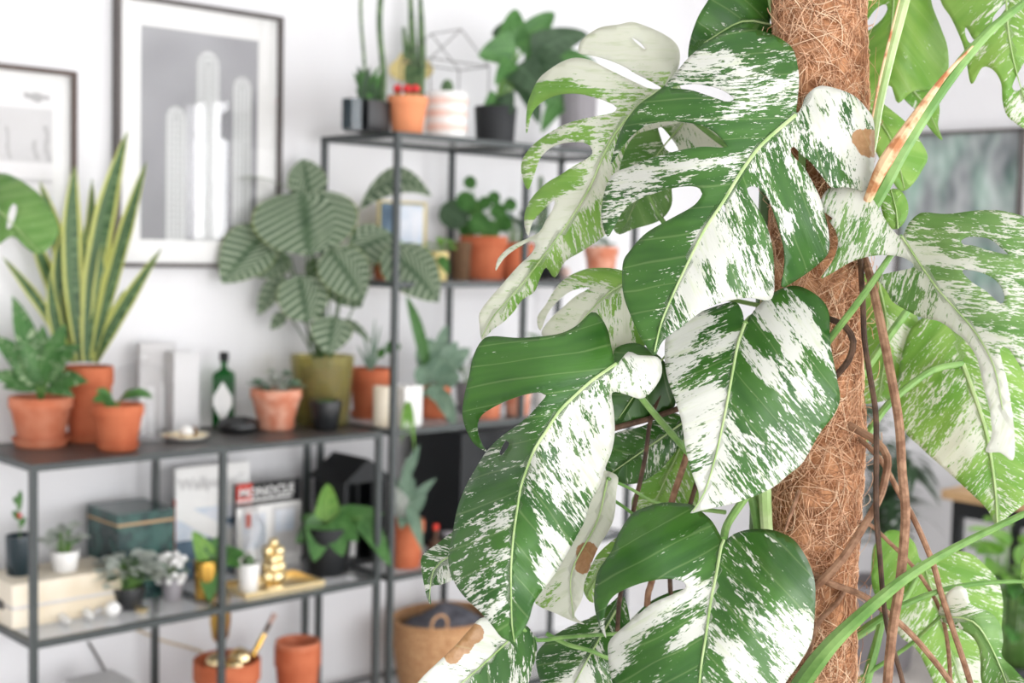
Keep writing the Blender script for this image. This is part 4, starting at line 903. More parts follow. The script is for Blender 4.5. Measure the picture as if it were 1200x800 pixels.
e = cr.color_ramp.elements.new(.4); e.color = (*lin((212, 162, 126)), 1); e = cr.color_ramp.elements.new(.75); e.color = (*lin((234, 190, 154)), 1)
k.l(at, cr.inputs[0]); k.l(cr.outputs[0], b.inputs['Base Color']); M['coir_fibre'] = k.m
PO = MON.part('moss_pole', G().add(v, f), 'coir', label='thick brown coir pole', auto=180)
q_ = random.Random(3); v = []; f = []; tint = []
idx = [i for i, P in enumerate(path) if P[2] > .95]
for n_ in range(10000):
    i = q_.choice(idx); ang = q_.uniform(0, 2*math.pi); z = q_.uniform(0, 1)
    L = q_.uniform(.008, .05) if q_.random() < .9 else q_.uniform(.04, .09); th = q_.gauss(0, 1.1); w = q_.uniform(.00022, .0005); lift = q_.uniform(.000, .0022) if q_.random() < .95 else q_.uniform(.003, .009)
    tn = q_.random()**1.1; segs = 5; curl = q_.uniform(-1.2, 1.2); base = len(v)
    s_ax = q_.uniform(-.5, .5)*.012; aa = ang; zz = s_ax
    for j in range(segs+1):
        t = j/segs; ii = min(len(path)-1, max(0, i+int(zz/.012))); r = pole_r(ii, aa)+lift*math.sin(math.pi*(.15+.7*t))+.0004+(lift*1.6*t if lift > .003 else 0)
        C = path[i]+fr[i][0]*zz+(fr[i][1]*math.cos(aa)+fr[i][2]*math.sin(aa))*r
        nr = fr[i][1]*math.cos(aa)+fr[i][2]*math.sin(aa); tg = fr[i][0]*math.cos(th)+np.cross(fr[i][0], nr)*math.sin(th); sd = np.cross(tg, nr)
        for (cs, sn) in ((1, 0), (-.5, .87), (-.5, -.87)): v.append(C+sd*w*cs+nr*w*sn)
        zz += math.cos(th)*L/segs; aa += math.sin(th)*L/segs/PR; th += curl/segs
    tint += [tn]*((segs+1)*3)
    for j in range(segs):
        for m_ in range(3): f.append((base+j*3+m_, base+j*3+(m_+1) % 3, base+(j+1)*3+(m_+1) % 3, base+(j+1)*3+m_))
fo = MON.part('coir_fibres', G().add(v, f), 'coir_fibre', PO, auto=180); fo['kind'] = 'stuff'
fa = fo.data.attributes.new('tint', 'FLOAT', 'POINT'); fa.data.foreach_set('value', np.array(tint, np.float32))

# ---- leaves: each blade has its own outline, its own surface in space (control points give distance), its own white sectors
def tps(pts):
    pts = np.array(pts, float); X = pts[:, :2]/100; d = pts[:, 2]; n = len(pts)
    r = np.linalg.norm(X[:, None]-X[None], axis=2); K = np.where(r > 0, r*r*np.log(r+1e-12), 0)+np.eye(n)*.02
    P = np.hstack([np.ones((n, 1)), X]); A = np.zeros((n+3, n+3)); A[:n, :n] = K; A[:n, n:] = P; A[n:, :n] = P.T
    c = np.linalg.solve(A, np.concatenate([d, np.zeros(3)]))
    def fn(Q):
        Q = np.array(Q, float)/100; rr = np.linalg.norm(Q[:, None]-X[None], axis=2)
        return np.where(rr > 0, rr*rr*np.log(rr+1e-12), 0)@c[:n]+c[n]+Q@c[n+1:]
    return fn
def along(Q, mid):
    """length along the leaf's chord, signed distance from the curved midrib"""
    Q = np.array(Q, float); mid = np.array(mid, float); ax = mid[-1]-mid[0]; L = np.linalg.norm(ax); ax = ax/L; nx_ = np.array([-ax[1], ax[0]])
    mu = (mid-mid[0])@ax; mv = (mid-mid[0])@nx_; u = (Q-mid[0])@ax; o = np.argsort(mu)
    return u, (Q-mid[0])@nx_-np.interp(u, mu[o], mv[o]), L
def inside_many(Q, poly):
    Q = np.asarray(Q, float); P = np.array([(p[0], p[1]) for p in poly]); c = np.zeros(len(Q), bool); x, y = Q[:, 0], Q[:, 1]
    for i in range(len(P)):
        xi, yi = P[i]; xj, yj = P[i-1]
        if yi == yj: continue
        m = ((yi > y) != (yj > y)) & (x < (xj-xi)*(y-yi)/(yj-yi)+xi); c ^= m
    return c
def inside(p, poly):
    x, y = p; c = False; n = len(poly); j = n-1
    for i in range(n):
        xi, yi = poly[i]; xj, yj = poly[j]
        if (yi > y) != (yj > y) and x < (xj-xi)*(y-yi)/(yj-yi)+xi: c = not c
        j = i
    return c
def blade(out, mid, ctrl, paint, holes=(), mat='monstera_leaf', brown=(), petiole=None, label=None, step=7.0, rib=3.2, k=.75, fold=.003, wave=.0005, T=None):
    T = T or MON; O = catmull(out, 5.0, True); HS = [catmull(h, 3.0, True) for h in holes]
    xs = [p[0] for p in O]; ys = [p[1] for p in O]; pts = [Vector((p[0], p[1])) for p in O]; edges = [(i, (i+1) % len(O)) for i in range(len(O))]
    for h in HS:
        o = len(pts); pts += [Vector((p[0], p[1])) for p in h]; edges += [(o+i, o+(i+1) % len(h)) for i in range(len(h))]
    B = np.array([(p.x, p.y) for p in pts]); row = 0; y = min(ys); gp = []
    while y < max(ys):
        x = min(xs)+(step/2 if row % 2 else 0)
        while x < max(xs): gp.append((x, y)); x += step
        y += step*.87; row += 1
    gp = np.array(gp); ok = inside_many(gp, O)
    for h in HS: ok &= ~inside_many(gp, h)
    gp = gp[ok]; gp = gp[((gp[:, None]-B[None])**2).sum(2).min(1) > (step*.45)**2]
    pts += [Vector(q) for q in gp.tolist()]
    vo, _, fo_, _, _, _ = delaunay_2d_cdt(pts, edges, [], 0, 1e-4)
    Q = np.array([(p.x, p.y) for p in vo]); tri = np.array([list(t) for t in fo_]); cen = Q[tri].mean(1); ok = inside_many(cen, O)
    for h in HS: ok &= ~inside_many(cen, h)
    keep = tri[ok].tolist()
    fn = tps(ctrl); D = fn(Q); u, s, Ltot = along(Q, mid); dm = float(np.mean(D)); sc = dm/FPX
    um, sm = u*sc, s*sc
    D = D+fold*np.exp(-(sm/.016)**2)+wave*np.sin(2*math.pi*(um-k*np.abs(sm))/.021)*np.clip(np.abs(sm)/.02, 0, 1)
    V = np.array([atd(x, y, d) for (x, y), d in zip(Q, D)])
    w = um-k*np.abs(sm)
    # white sectors spread along the veins
    pa = np.array(paint, float); pu, ps, _ = along(pa[:, :2], mid); pw = pu*sc-k*np.abs(ps*sc)
    dw = (w[:, None]-pw[None])*1.25; ds = (sm[:, None]-(ps*sc)[None])*np.where(np.sign(sm)[:, None] == np.sign(ps)[None], .75, 1.6)
    wt = 1/((dw**2+ds**2)+1e-6)**1.7; bias = (wt@pa[:, 2])/wt.sum(1)
    bw = np.zeros(len(Q))
    for (x, y, r) in brown: bw = np.maximum(bw, np.clip(1.5-np.hypot(Q[:, 0]-x, Q[:, 1]-y)/r, 0, 1))
    me = bpy.data.meshes.new('leaf'); me.from_pydata((V-np.array(T.loc)).tolist(), [], [tuple(reversed(t)) for t in keep]); me.materials.append(M[mat]); me.shade_smooth()
    smax = max(1e-4, np.abs(sm).max()); set_uv(me, np.stack([w+np.where(sm < 0, .5, 0), sm], 1), np.stack([u/Ltot, np.clip(s/(smax/sc), -1, 1)], 1))
    for nm, a in (('white', bias), ('brown', bw)):
        at_ = me.attributes.new(nm, 'FLOAT', 'POINT'); at_.data.foreach_set('value', np.array(a, np.float32))
    lf = thick(link('leaf', me, T.o), .0010)
    if label: lf['label'] = label
    mp = catmull(mid, 12.0); md = fn(np.array(mp)); MP = [atd(p[0], p[1], d+fold*.9-.0008) for p, d in zip(mp, md)]
    T.part('midrib', tube(MP, [rib*.42*sc, rib*.14*sc], 6), 'midrib_pale', lf)
    if petiole:
        cap = [atd(x, y, d) for x, y, d in petiole[0]]; T.part('petiole', tube(catmull(cap, .012), [r*sc/2 for r in petiole[1]], 8), petiole[2] if len(petiole) > 2 else 'stem_green', lf)
    return lf
plain('midrib_pale', lin((176, 196, 140)), .45, .4, c2=lin((150, 178, 112)), scale=40)
LF = []
# A: big split leaf at the top of the pole
blade([(933, 132), (936, 100), (935, 80), (930, 60), (920, 49), (900, 39), (875, 33), (857, 35), (835, 45), (820, 56), (805, 70), (790, 88), (777, 102), (767, 110), (750, 122), (735, 140), (725, 160), (719, 180), (716, 192),
       (723, 182), (735, 165), (745, 155), (760, 146), (785, 142), (815, 145), (830, 150), (840, 157), (850, 167), (853, 172), (846, 173), (822, 172), (797, 176), (775, 182), (760, 186), (740, 195), (720, 203), (710, 220), (705, 245), (706, 262), (712, 277),
       (720, 265), (730, 247), (745, 235), (765, 227), (790, 220), (810, 218), (820, 221), (823, 227), (817, 237), (807, 245), (785, 257), (762, 270), (750, 280), (740, 292), (731, 305), (729, 325), (731, 347), (740, 372), (752, 397), (767, 416),
       (777, 399), (802, 380), (822, 365), (840, 356), (860, 351), (880, 349), (900, 352), (906, 345), (907, 330), (906, 300), (902, 277), (895, 257), (885, 240), (877, 228), (875, 221), (882, 218), (892, 222), (900, 232), (907, 250), (915, 275), (919, 295), (919, 315), (916, 336),
       (930, 330), (952, 315), (970, 297), (971, 275), (966, 250), (960, 230), (950, 210), (941, 195), (930, 184), (926, 175), (930, 171), (938, 180), (950, 190), (960, 202), (975, 220), (987, 219), (1005, 222), (1020, 228), (1024, 200), (1024, 145), (1015, 127), (1000, 112), (980, 104), (960, 101), (945, 112), (939, 126)],
      [(932, 135), (920, 145), (892, 170), (870, 199), (847, 237), (825, 270), (805, 310), (790, 342), (775, 378), (767, 412)],
      [(932, 135, 1.315), (767, 416, 1.22), (850, 230, 1.262), (716, 192, 1.335), (712, 277, 1.30), (900, 39, 1.345), (860, 90, 1.30), (1020, 180, 1.335), (975, 130, 1.315), (906, 345, 1.275), (916, 336, 1.285), (968, 285, 1.31), (735, 330, 1.265), (790, 90, 1.315), (760, 130, 1.30), (800, 200, 1.275), (880, 300, 1.255)],
      [(920, 80, .12), (905, 60, .2), (890, 75, .35), (860, 50, .25), (840, 75, .85), (825, 80, .8), (870, 85, .8), (880, 105, .55), (900, 120, .6), (850, 95, .5), (930, 95, .7), (845, 103, .75), (780, 115, .08), (740, 140, .12), (800, 122, .15), (870, 130, .55), (890, 140, .3), (760, 135, .3), (850, 150, .12), (870, 160, .2), (820, 178, .1), (780, 185, .55), (750, 205, .75), (800, 195, .85), (850, 190, .7), (730, 235, .5), (790, 208, .3), (830, 210, .2), (770, 300, .06), (745, 350, .05), (800, 250, .1), (760, 380, .1), (820, 240, .12), (785, 370, .5),
       (840, 300, .95), (825, 290, .85), (830, 320, .35), (820, 345, .9), (850, 340, .9), (857, 330, .3), (870, 280, .85), (875, 270, .35), (880, 310, .55), (895, 320, .5), (890, 340, .75), (865, 245, .6), (870, 215, .3), (860, 350, .85),
       (910, 200, .35), (920, 220, .2), (925, 260, .8), (935, 290, .06), (945, 270, .1), (955, 230, .65), (965, 280, .4), (925, 320, .1), (940, 240, .2), (905, 185, .5), (925, 190, .6),
       (960, 110, 1), (985, 115, .95), (990, 130, .2), (965, 128, .45), (1000, 140, .9), (965, 150, .95), (960, 152, .9), (945, 152, .5), (985, 170, 1), (1010, 200, 1), (960, 180, .3), (980, 195, .35), (1000, 215, .6)],
      [[(785, 103), (812, 98), (843, 104), (860, 115), (852, 119), (838, 115), (810, 106)], [(846, 237), (850, 243), (849, 249), (845, 243)]],
      brown=[(1019, 168, 17), (1008, 162, 11)], petiole=([(932, 136, 1.32), (938, 160, 1.345), (940, 200, 1.36), (935, 280, 1.375)], [9, 9, 10]), label='big deeply split marbled leaf in front of the pole top', rib=6)
# B: heart-shaped half-white leaf
blade([(873, 381), (870, 366), (862, 354), (845, 357), (825, 364), (802, 371), (786, 387), (780, 397), (779, 422), (783, 446), (792, 471), (799, 495), (803, 523), (810, 551), (819, 578), (817, 590), (809, 601), (822, 598), (840, 594), (862, 589), (887, 580), (907, 570), (925, 555), (941, 541), (960, 508), (977, 486), (984, 467), (981, 446), (976, 421), (973, 404), (972, 386), (972, 372), (968, 358), (957, 346), (941, 337), (927, 335), (912, 340), (899, 349), (887, 360), (878, 372)],
      [(873, 379), (865, 402), (860, 428), (853, 467), (846, 502), (838, 537), (826, 576), (812, 599)],
      [(873, 380, 1.315), (812, 600, 1.235), (855, 460, 1.278), (779, 420, 1.31), (984, 467, 1.305), (930, 336, 1.335), (800, 375, 1.325), (920, 440, 1.277), (815, 450, 1.286), (930, 555, 1.275), (865, 588, 1.245)],
      [(862, 362, .02), (850, 362, .3), (858, 372, .1), (820, 380, .95), (800, 400, 1), (845, 382, .3), (830, 388, .4), (850, 395, .75), (845, 405, .95), (800, 430, .9), (815, 442, .3), (840, 430, .2), (850, 440, .35), (798, 455, .5), (820, 470, 1), (810, 500, .95), (835, 490, .85), (825, 535, .45), (830, 560, .85), (815, 590, 1), (840, 520, .95), (850, 410, .5),
       (910, 345, .05), (940, 345, .08), (960, 355, .05), (968, 375, .15), (945, 360, .55), (920, 365, .9), (950, 390, 1), (900, 375, .95), (885, 395, .1), (905, 405, .2), (930, 415, 1), (895, 400, .3), (915, 425, .6), (940, 430, .3), (965, 440, .12), (975, 465, .2), (955, 470, .3), (880, 420, .9), (900, 440, .9), (870, 420, .1), (870, 450, .06), (885, 470, .12), (910, 470, .25), (930, 500, .35), (900, 500, .6), (870, 500, .3), (880, 520, .65), (860, 520, .55), (870, 560, .4), (895, 550, .55), (850, 575, .75), (930, 540, .6), (905, 565, .7), (950, 500, .35), (865, 380, .1), (878, 385, .2), (940, 455, .75)],
      petiole=([(873, 380, 1.318), (884, 370, 1.345), (900, 372, 1.36)], [8, 8, 8]), label='heart shaped leaf, half white and half green, in front of the pole', rib=5)
# C: long leaf, lower left
blade([(722, 427), (717, 410), (712, 387), (703, 371), (693, 366), (675, 382), (652, 392), (610, 396), (578, 394), (565, 399), (555, 417), (550, 440), (544, 465), (542, 485), (546, 502), (555, 519), (570, 529), (566, 522), (561, 510), (560, 496), (565, 486), (580, 476), (600, 467), (620, 461), (634, 460), (640, 463), (632, 473), (620, 487), (605, 499), (587, 512), (572, 527), (557, 550), (545, 572), (536, 597), (530, 628), (526, 648), (527, 667), (535, 686), (547, 702), (562, 716), (577, 733), (587, 746), (597, 751), (604, 760), (611, 771), (606, 757), (604, 750), (612, 740), (620, 725), (625, 707), (635, 692), (650, 672), (665, 647), (677, 625), (685, 610), (692, 587), (702, 570), (708, 550), (716, 530), (720, 508), (719, 482), (717, 460), (733, 462), (750, 467), (762, 460), (774, 442), (775, 427), (770, 418), (747, 416), (736, 412)],
      [(722, 426), (692, 447), (672, 465), (655, 482), (640, 505), (627, 525), (617, 550), (610, 572), (606, 597), (602, 625), (599, 662), (599, 700), (600, 732), (603, 752)],
      [(722, 426, 1.265), (603, 752, 1.135), (627, 525, 1.195), (602, 640, 1.155), (570, 529, 1.285), (545, 490, 1.27), (570, 405, 1.265), (527, 660, 1.205), (717, 490, 1.27), (692, 368, 1.29), (775, 430, 1.29), (650, 672, 1.195), (700, 570, 1.255), (640, 425, 1.235), (545, 575, 1.235), (670, 520, 1.225)],
      [(600, 420, 0), (560, 460, 0), (650, 410, 0), (690, 385, 0), (620, 450, .02), (670, 440, .03), (690, 430, .03), (700, 400, 0), (655, 470, .2), (645, 475, .35), (620, 495, .3), (600, 515, .15), (580, 530, .4), (612, 530, .08), (590, 560, .28), (606, 550, .5), (600, 560, .2), (570, 580, .28), (550, 590, .3), (585, 600, .3), (595, 590, .3), (560, 630, .42), (545, 640, .42), (580, 620, .45), (590, 650, .55), (570, 670, .45), (580, 690, .44), (592, 700, .5), (560, 690, .42), (590, 725, .5), (540, 670, .3), (596, 740, .1), (588, 738, .1),
       (735, 440, .55), (755, 440, .95), (765, 425, 1), (745, 425, .85), (720, 445, .55), (705, 450, .6), (700, 480, 1), (705, 510, .9), (690, 490, .4), (680, 480, .6), (672, 500, .7), (680, 520, .4), (665, 530, .9), (655, 520, .6), (690, 545, .9), (675, 560, .8), (685, 580, .55), (660, 580, .9), (650, 560, .75), (635, 560, .6), (630, 590, .5), (645, 600, .3), (625, 620, .15), (655, 620, .3), (670, 600, .4), (660, 640, .85), (645, 650, 1), (640, 680, 1), (632, 630, .9), (612, 620, .02), (615, 660, 0), (620, 690, 0), (610, 720, 0), (627, 700, .3), (620, 600, .2), (640, 535, .7)],
      [[(588, 523), (593, 516), (597, 518), (595, 525), (587, 534), (585, 531)]],
      petiole=([(722, 426, 1.27), (750, 464, 1.30), (775, 494, 1.33), (803, 526, 1.36), (850, 580, 1.38)], [7, 9, 10]), label='long hanging leaf with one plain green lobe', rib=5)
# D: bottom centre leaf
blade([(848, 634), (843, 626), (835, 612), (825, 602), (812, 592), (800, 590), (779, 589), (758, 594), (740, 603), (725, 626), (716, 647), (702, 668), (697, 689), (697, 710), (702, 731), (710, 747), (708, 731), (710, 713), (719, 698), (740, 687), (764, 680), (785, 678), (800, 681), (804, 688), (791, 695), (764, 707), (746, 722), (728, 737), (714, 752), (713, 770), (717, 797), (730, 835), (760, 872), (795, 898), (814, 912), (840, 898), (880, 870), (905, 830), (920, 800), (935, 779), (950, 752), (954, 722), (955, 689), (951, 668), (941, 647), (929, 632), (914, 624), (896, 620), (875, 621), (860, 626)],
      [(848, 633), (845, 640), (839, 674), (833, 704), (827, 746), (821, 785), (817, 840), (814, 908)],
      [(848, 633, 1.265), (814, 910, 1.13), (830, 720, 1.205), (700, 725, 1.245), (955, 695, 1.26), (715, 770, 1.205), (760, 600, 1.27), (900, 622, 1.285), (770, 640, 1.225), (910, 700, 1.20), (780, 780, 1.17), (900, 800, 1.185)],
      [(760, 620, 0), (720, 660, 0), (800, 650, .02), (820, 610, .12), (830, 640, .05), (705, 710, 0), (780, 665, .05), (830, 670, .1), (815, 685, .9), (800, 695, 1), (770, 710, 1), (740, 730, 1), (720, 750, .95), (718, 780, .8), (735, 750, .55), (800, 718, .45), (818, 710, .6), (825, 700, .85), (790, 735, .05), (760, 760, .02), (740, 790, .02), (810, 735, .75), (795, 755, .75), (785, 768, .5), (800, 780, .05), (815, 760, .1), (765, 780, .2), (820, 820, .05),
       (870, 630, .2), (900, 630, .25), (930, 650, .2), (880, 660, .35), (860, 655, .3), (910, 680, .12), (935, 690, .15), (860, 690, .35), (890, 690, .35), (870, 710, .3), (900, 720, .35), (880, 720, .55), (925, 730, .55), (945, 735, .85), (920, 750, .75), (905, 745, .55), (850, 760, .75), (845, 740, .4), (870, 760, .7), (880, 755, .1), (890, 770, .15), (860, 790, .8), (840, 780, .3), (910, 780, .6), (885, 800, .6), (850, 820, .4)],
      petiole=([(848, 633, 1.27), (852, 615, 1.30), (868, 590, 1.33), (890, 560, 1.37)], [10, 11, 12]), label='low broad leaf, glossy green with a white band', rib=5)
# E: big drooping leaf to the right of the pole
blade([(1057, 277), (1047, 271), (1037, 257), (1025, 237), (1015, 222), (1002, 215), (985, 217), (970, 222), (962, 235), (965, 247), (976, 256), (972, 259), (978, 268), (982, 280), (981, 292), (975, 307), (962, 326), (980, 317), (997, 307), (1020, 300), (1045, 299), (1062, 303), (1071, 313), (1045, 319), (1029, 325), (1040, 342), (1046, 353), (1060, 362), (1080, 372), (1102, 377), (1120, 390), (1132, 400), (1145, 420), (1152, 450), (1160, 482), (1162, 510), (1155, 529), (1172, 530), (1187, 539), (1189, 512), (1185, 475), (1180, 445), (1174, 422), (1172, 408), (1182, 408), (1200, 435), (1225, 470), (1238, 440), (1235, 400), (1255, 372), (1262, 330), (1250, 290), (1225, 265), (1200, 254), (1172, 247), (1145, 247), (1110, 251), (1085, 249), (1075, 252), (1065, 262)],
      [(1057, 277), (1067, 292), (1080, 312), (1100, 340), (1120, 362), (1145, 392), (1165, 430), (1175, 480)],
      [(1057, 277, 1.30), (1000, 218, 1.335), (964, 240, 1.325), (964, 324, 1.315), (1035, 330, 1.30), (1100, 340, 1.225), (1200, 256, 1.24), (1255, 320, 1.21), (1230, 460, 1.14), (1172, 530, 1.12), (1165, 440, 1.14), (1130, 290, 1.235), (1080, 370, 1.26), (1020, 280, 1.295), (1150, 250, 1.26)],
      [(985, 222, .85), (1010, 232, .9), (970, 240, .6), (1030, 260, .7), (990, 270, .45), (1010, 280, .4), (1030, 285, .55), (1000, 300, .7), (970, 320, .35), (1045, 292, .85), (1060, 300, .8), (1050, 330, .45), (1065, 345, .4), (1090, 360, .6), (1110, 370, .8), (1040, 325, .7), (1080, 330, .6), (1130, 385, .9), (1150, 420, .95), (1170, 480, 1), (1175, 520, 1), (1100, 262, .3), (1150, 258, .2), (1185, 262, .55), (1130, 270, .5), (1090, 275, .45), (1110, 290, .3), (1090, 300, .9), (1130, 310, .8), (1160, 315, .4), (1200, 330, .5), (1120, 320, .3), (1140, 345, .55), (1130, 340, .75), (1170, 380, .45), (1200, 390, .4), (1150, 370, .3), (1160, 400, .6), (1200, 290, .4), (1220, 440, .6)],
      [[(1126, 282), (1136, 277), (1158, 279), (1171, 288), (1181, 298), (1160, 294), (1140, 288), (1130, 287)], [(1128, 316), (1150, 319), (1168, 329), (1177, 345), (1173, 356), (1155, 341), (1137, 329)]],
      petiole=([(1057, 277, 1.302), (1050, 290, 1.315), (1038, 308, 1.30), (1005, 355, 1.295), (972, 398, 1.33), (960, 420, 1.365)], [7, 9, 9]), label='large marbled leaf drooping to the right of the pole', rib=4, mat='monstera_mid', wave=0)
# G: cream split leaf, upper left
blade([(776, 103), (757, 92), (745, 86), (730, 77), (710, 69), (690, 64), (678, 62), (680, 50), (690, 40), (705, 32), (725, 29), (740, 26), (757, 31), (777, 40), (790, 49), (796, 60), (796, 75), (792, 92), (800, 110), (800, 140), (770, 150), (745, 158), (733, 175), (725, 200), (716, 240), (712, 268), (704, 279), (680, 295), (662, 306), (650, 325), (640, 313), (633, 325), (626, 342), (612, 351), (602, 365), (590, 377), (577, 386), (565, 398), (562, 380), (562, 367), (572, 352), (587, 335), (607, 312), (620, 300), (628, 288), (622, 282), (605, 291), (590, 303), (581, 317), (584, 303), (597, 290), (615, 281), (632, 272), (640, 258), (648, 245), (650, 234), (636, 246), (624, 260), (619, 276), (615, 265), (616, 247), (625, 230), (640, 215), (657, 205), (670, 196), (686, 187), (694, 180), (692, 172), (684, 167), (665, 167), (647, 172), (633, 185), (625, 207), (619, 222), (614, 214), (611, 198), (614, 184), (625, 170), (642, 157), (660, 147), (677, 141), (700, 136), (718, 132), (723, 126), (714, 120), (700, 115), (680, 110), (660, 110), (645, 114), (632, 122), (623, 133), (617, 156), (618, 125), (624, 107), (632, 92), (645, 81), (660, 72), (675, 68), (692, 71), (710, 80), (728, 89), (745, 97), (762, 104)],
      [(776, 104), (755, 118), (738, 135), (722, 155), (706, 185), (690, 222), (665, 262), (640, 296), (610, 335), (580, 368), (565, 394)],
      [(776, 104, 1.42), (740, 30, 1.46), (680, 58, 1.44), (620, 125, 1.45), (613, 200, 1.43), (617, 265, 1.42), (565, 394, 1.36), (582, 315, 1.42), (690, 222, 1.38), (650, 322, 1.41), (705, 275, 1.43), (796, 65, 1.47), (670, 85, 1.41), (660, 155, 1.40), (800, 130, 1.45), (640, 296, 1.37)],
      [(740, 50, 1.1), (700, 50, 1.1), (780, 60, 1.1), (720, 70, 1.1), (690, 78, 1.0), (650, 85, .9), (660, 100, .2), (640, 110, .1), (690, 108, .15), (715, 110, .7), (740, 110, .6), (630, 120, .2), (700, 95, .9), (625, 175, .3), (640, 165, .35), (660, 155, .65), (690, 145, .6), (690, 160, .3), (620, 195, .5), (640, 175, .8), (700, 160, .7), (640, 225, .15), (660, 210, .2), (620, 250, .15), (690, 190, .7), (680, 235, 1.1), (700, 210, 1.1), (660, 250, 1.1), (640, 270, 1.05), (620, 290, .95), (600, 320, 1.0), (580, 350, .9), (575, 380, .85), (600, 355, .5), (615, 335, .6), (630, 310, .3), (650, 290, .5), (665, 280, .4), (680, 260, .35), (695, 270, .45), (705, 240, .4), (645, 310, .5), (720, 180, .5), (770, 130, .7)],
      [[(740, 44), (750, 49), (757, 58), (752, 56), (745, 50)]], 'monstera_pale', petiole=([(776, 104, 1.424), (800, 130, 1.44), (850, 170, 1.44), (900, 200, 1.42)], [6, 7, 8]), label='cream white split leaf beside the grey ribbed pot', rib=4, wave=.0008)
# H: cream leaf below it
blade([(748, 326), (725, 316), (705, 314), (685, 316), (665, 325), (652, 337), (640, 357), (630, 372), (633, 387), (641, 368), (650, 356), (665, 343), (680, 337), (692, 337), (675, 347), (660, 360), (647, 372), (635, 392), (660, 402), (690, 422), (720, 432), (745, 422), (757, 400), (762, 360)],
      [(748, 328), (728, 334), (710, 346), (690, 366), (665, 398)], [(748, 328, 1.40), (632, 380, 1.42), (640, 390, 1.40), (690, 366, 1.375), (740, 420, 1.40), (690, 316, 1.42)],
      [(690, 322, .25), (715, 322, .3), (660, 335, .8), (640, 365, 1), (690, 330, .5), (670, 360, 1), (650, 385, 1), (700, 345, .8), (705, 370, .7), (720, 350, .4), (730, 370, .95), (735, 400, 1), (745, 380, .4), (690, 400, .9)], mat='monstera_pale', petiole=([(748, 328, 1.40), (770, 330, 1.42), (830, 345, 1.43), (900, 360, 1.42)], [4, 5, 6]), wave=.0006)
# I..P: leaves in the middle depth
def simple(out, mid, dB, dT, bow, paint, mat='monstera_leaf', **kw):
    m0, m1 = np.array(mid[0], float), np.array(mid[-1], float); mm = (m0+m1)/2; ax = (m1-m0)/np.linalg.norm(m1-m0); nx_ = np.array([-ax[1], ax[0]])
    O = np.array(out, float); s = (O-mm)@nx_; l_, r_ = O[s.argmin()], O[s.argmax()]; d = (dB+dT)/2
    blade(out, mid, [(m0[0], m0[1], dB), (m1[0], m1[1], dT), (mm[0], mm[1], d-bow), (l_[0], l_[1], d+bow*.8), (r_[0], r_[1], d+bow)], paint, mat=mat, **kw)
simple([(718, 418), (725, 406), (745, 402), (762, 410), (777, 422), (788, 442), (792, 470), (782, 482), (750, 492), (722, 502), (712, 470)], [(786, 410), (760, 440), (725, 490)], 1.37, 1.35, .015, [(750, 430, 0), (740, 470, .05), (770, 450, .02)], petiole=([(786, 410, 1.37), (830, 430, 1.385), (900, 470, 1.40)], [6, 7]))
simple([(722, 507), (750, 500), (792, 484), (803, 507), (783, 540), (757, 562), (734, 567), (717, 560), (709, 547), (713, 520)], [(800, 495), (765, 520), (715, 555)], 1.41, 1.40, .012, [(740, 530, .25), (760, 520, .45), (780, 500, .35), (730, 555, .15)], petiole=([(800, 495, 1.41), (850, 500, 1.41), (910, 520, 1.40)], [5, 6]))
simple([(802, 498), (783, 516), (763, 540), (748, 570), (740, 590), (748, 612), (780, 612), (817, 595), (822, 560), (814, 525)], [(808, 500), (790, 540), (762, 600)], 1.45, 1.43, .012, [(770, 560, .3), (790, 570, .45), (800, 530, .2), (760, 590, .5), (780, 600, .2)], 'monstera_pale', petiole=([(808, 500, 1.45), (850, 520, 1.43), (905, 560, 1.40)], [5, 6]))
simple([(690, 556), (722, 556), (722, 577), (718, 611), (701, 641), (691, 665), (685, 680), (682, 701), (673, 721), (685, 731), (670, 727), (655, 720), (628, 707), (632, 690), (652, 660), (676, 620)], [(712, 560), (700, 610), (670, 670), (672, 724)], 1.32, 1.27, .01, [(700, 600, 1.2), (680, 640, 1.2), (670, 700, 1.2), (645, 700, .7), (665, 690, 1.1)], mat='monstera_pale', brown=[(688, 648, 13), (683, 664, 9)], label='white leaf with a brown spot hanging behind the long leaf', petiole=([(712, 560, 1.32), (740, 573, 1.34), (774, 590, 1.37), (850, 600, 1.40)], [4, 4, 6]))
simple([(560, 610), (531, 623), (515, 635), (495, 651), (494, 667), (497, 685), (500, 699), (505, 708), (505, 687), (516, 685), (532, 679), (570, 668)], [(565, 640), (530, 650), (508, 668), (503, 703)], 1.30, 1.26, .008, [(515, 650, .5), (500, 670, .45), (525, 665, .6), (540, 640, .4)], label='small curled marbled leaf behind the long leaf', rib=3)
simple([(567, 723), (550, 738), (532, 758), (512, 777), (492, 797), (476, 825), (520, 852), (570, 852), (610, 818), (624, 782), (629, 756), (618, 734), (600, 730)], [(612, 735), (575, 770), (535, 805), (490, 840)], 1.25, 1.18, .012, [(565, 740, 1.1), (540, 770, 1), (515, 790, .9), (555, 770, .9), (590, 780, .08), (570, 810, .1), (610, 760, .2), (535, 785, .6), (610, 790, .6), (600, 750, .7)], brown=[(555, 742, 12), (542, 755, 12), (530, 768, 10)], petiole=([(612, 736, 1.25), (630, 750, 1.27), (655, 747, 1.29), (692, 744, 1.32), (740, 740, 1.36), (850, 720, 1.39)], [5, 5, 7]), label='pale leaf with a torn brown edge at the foot of the plant')
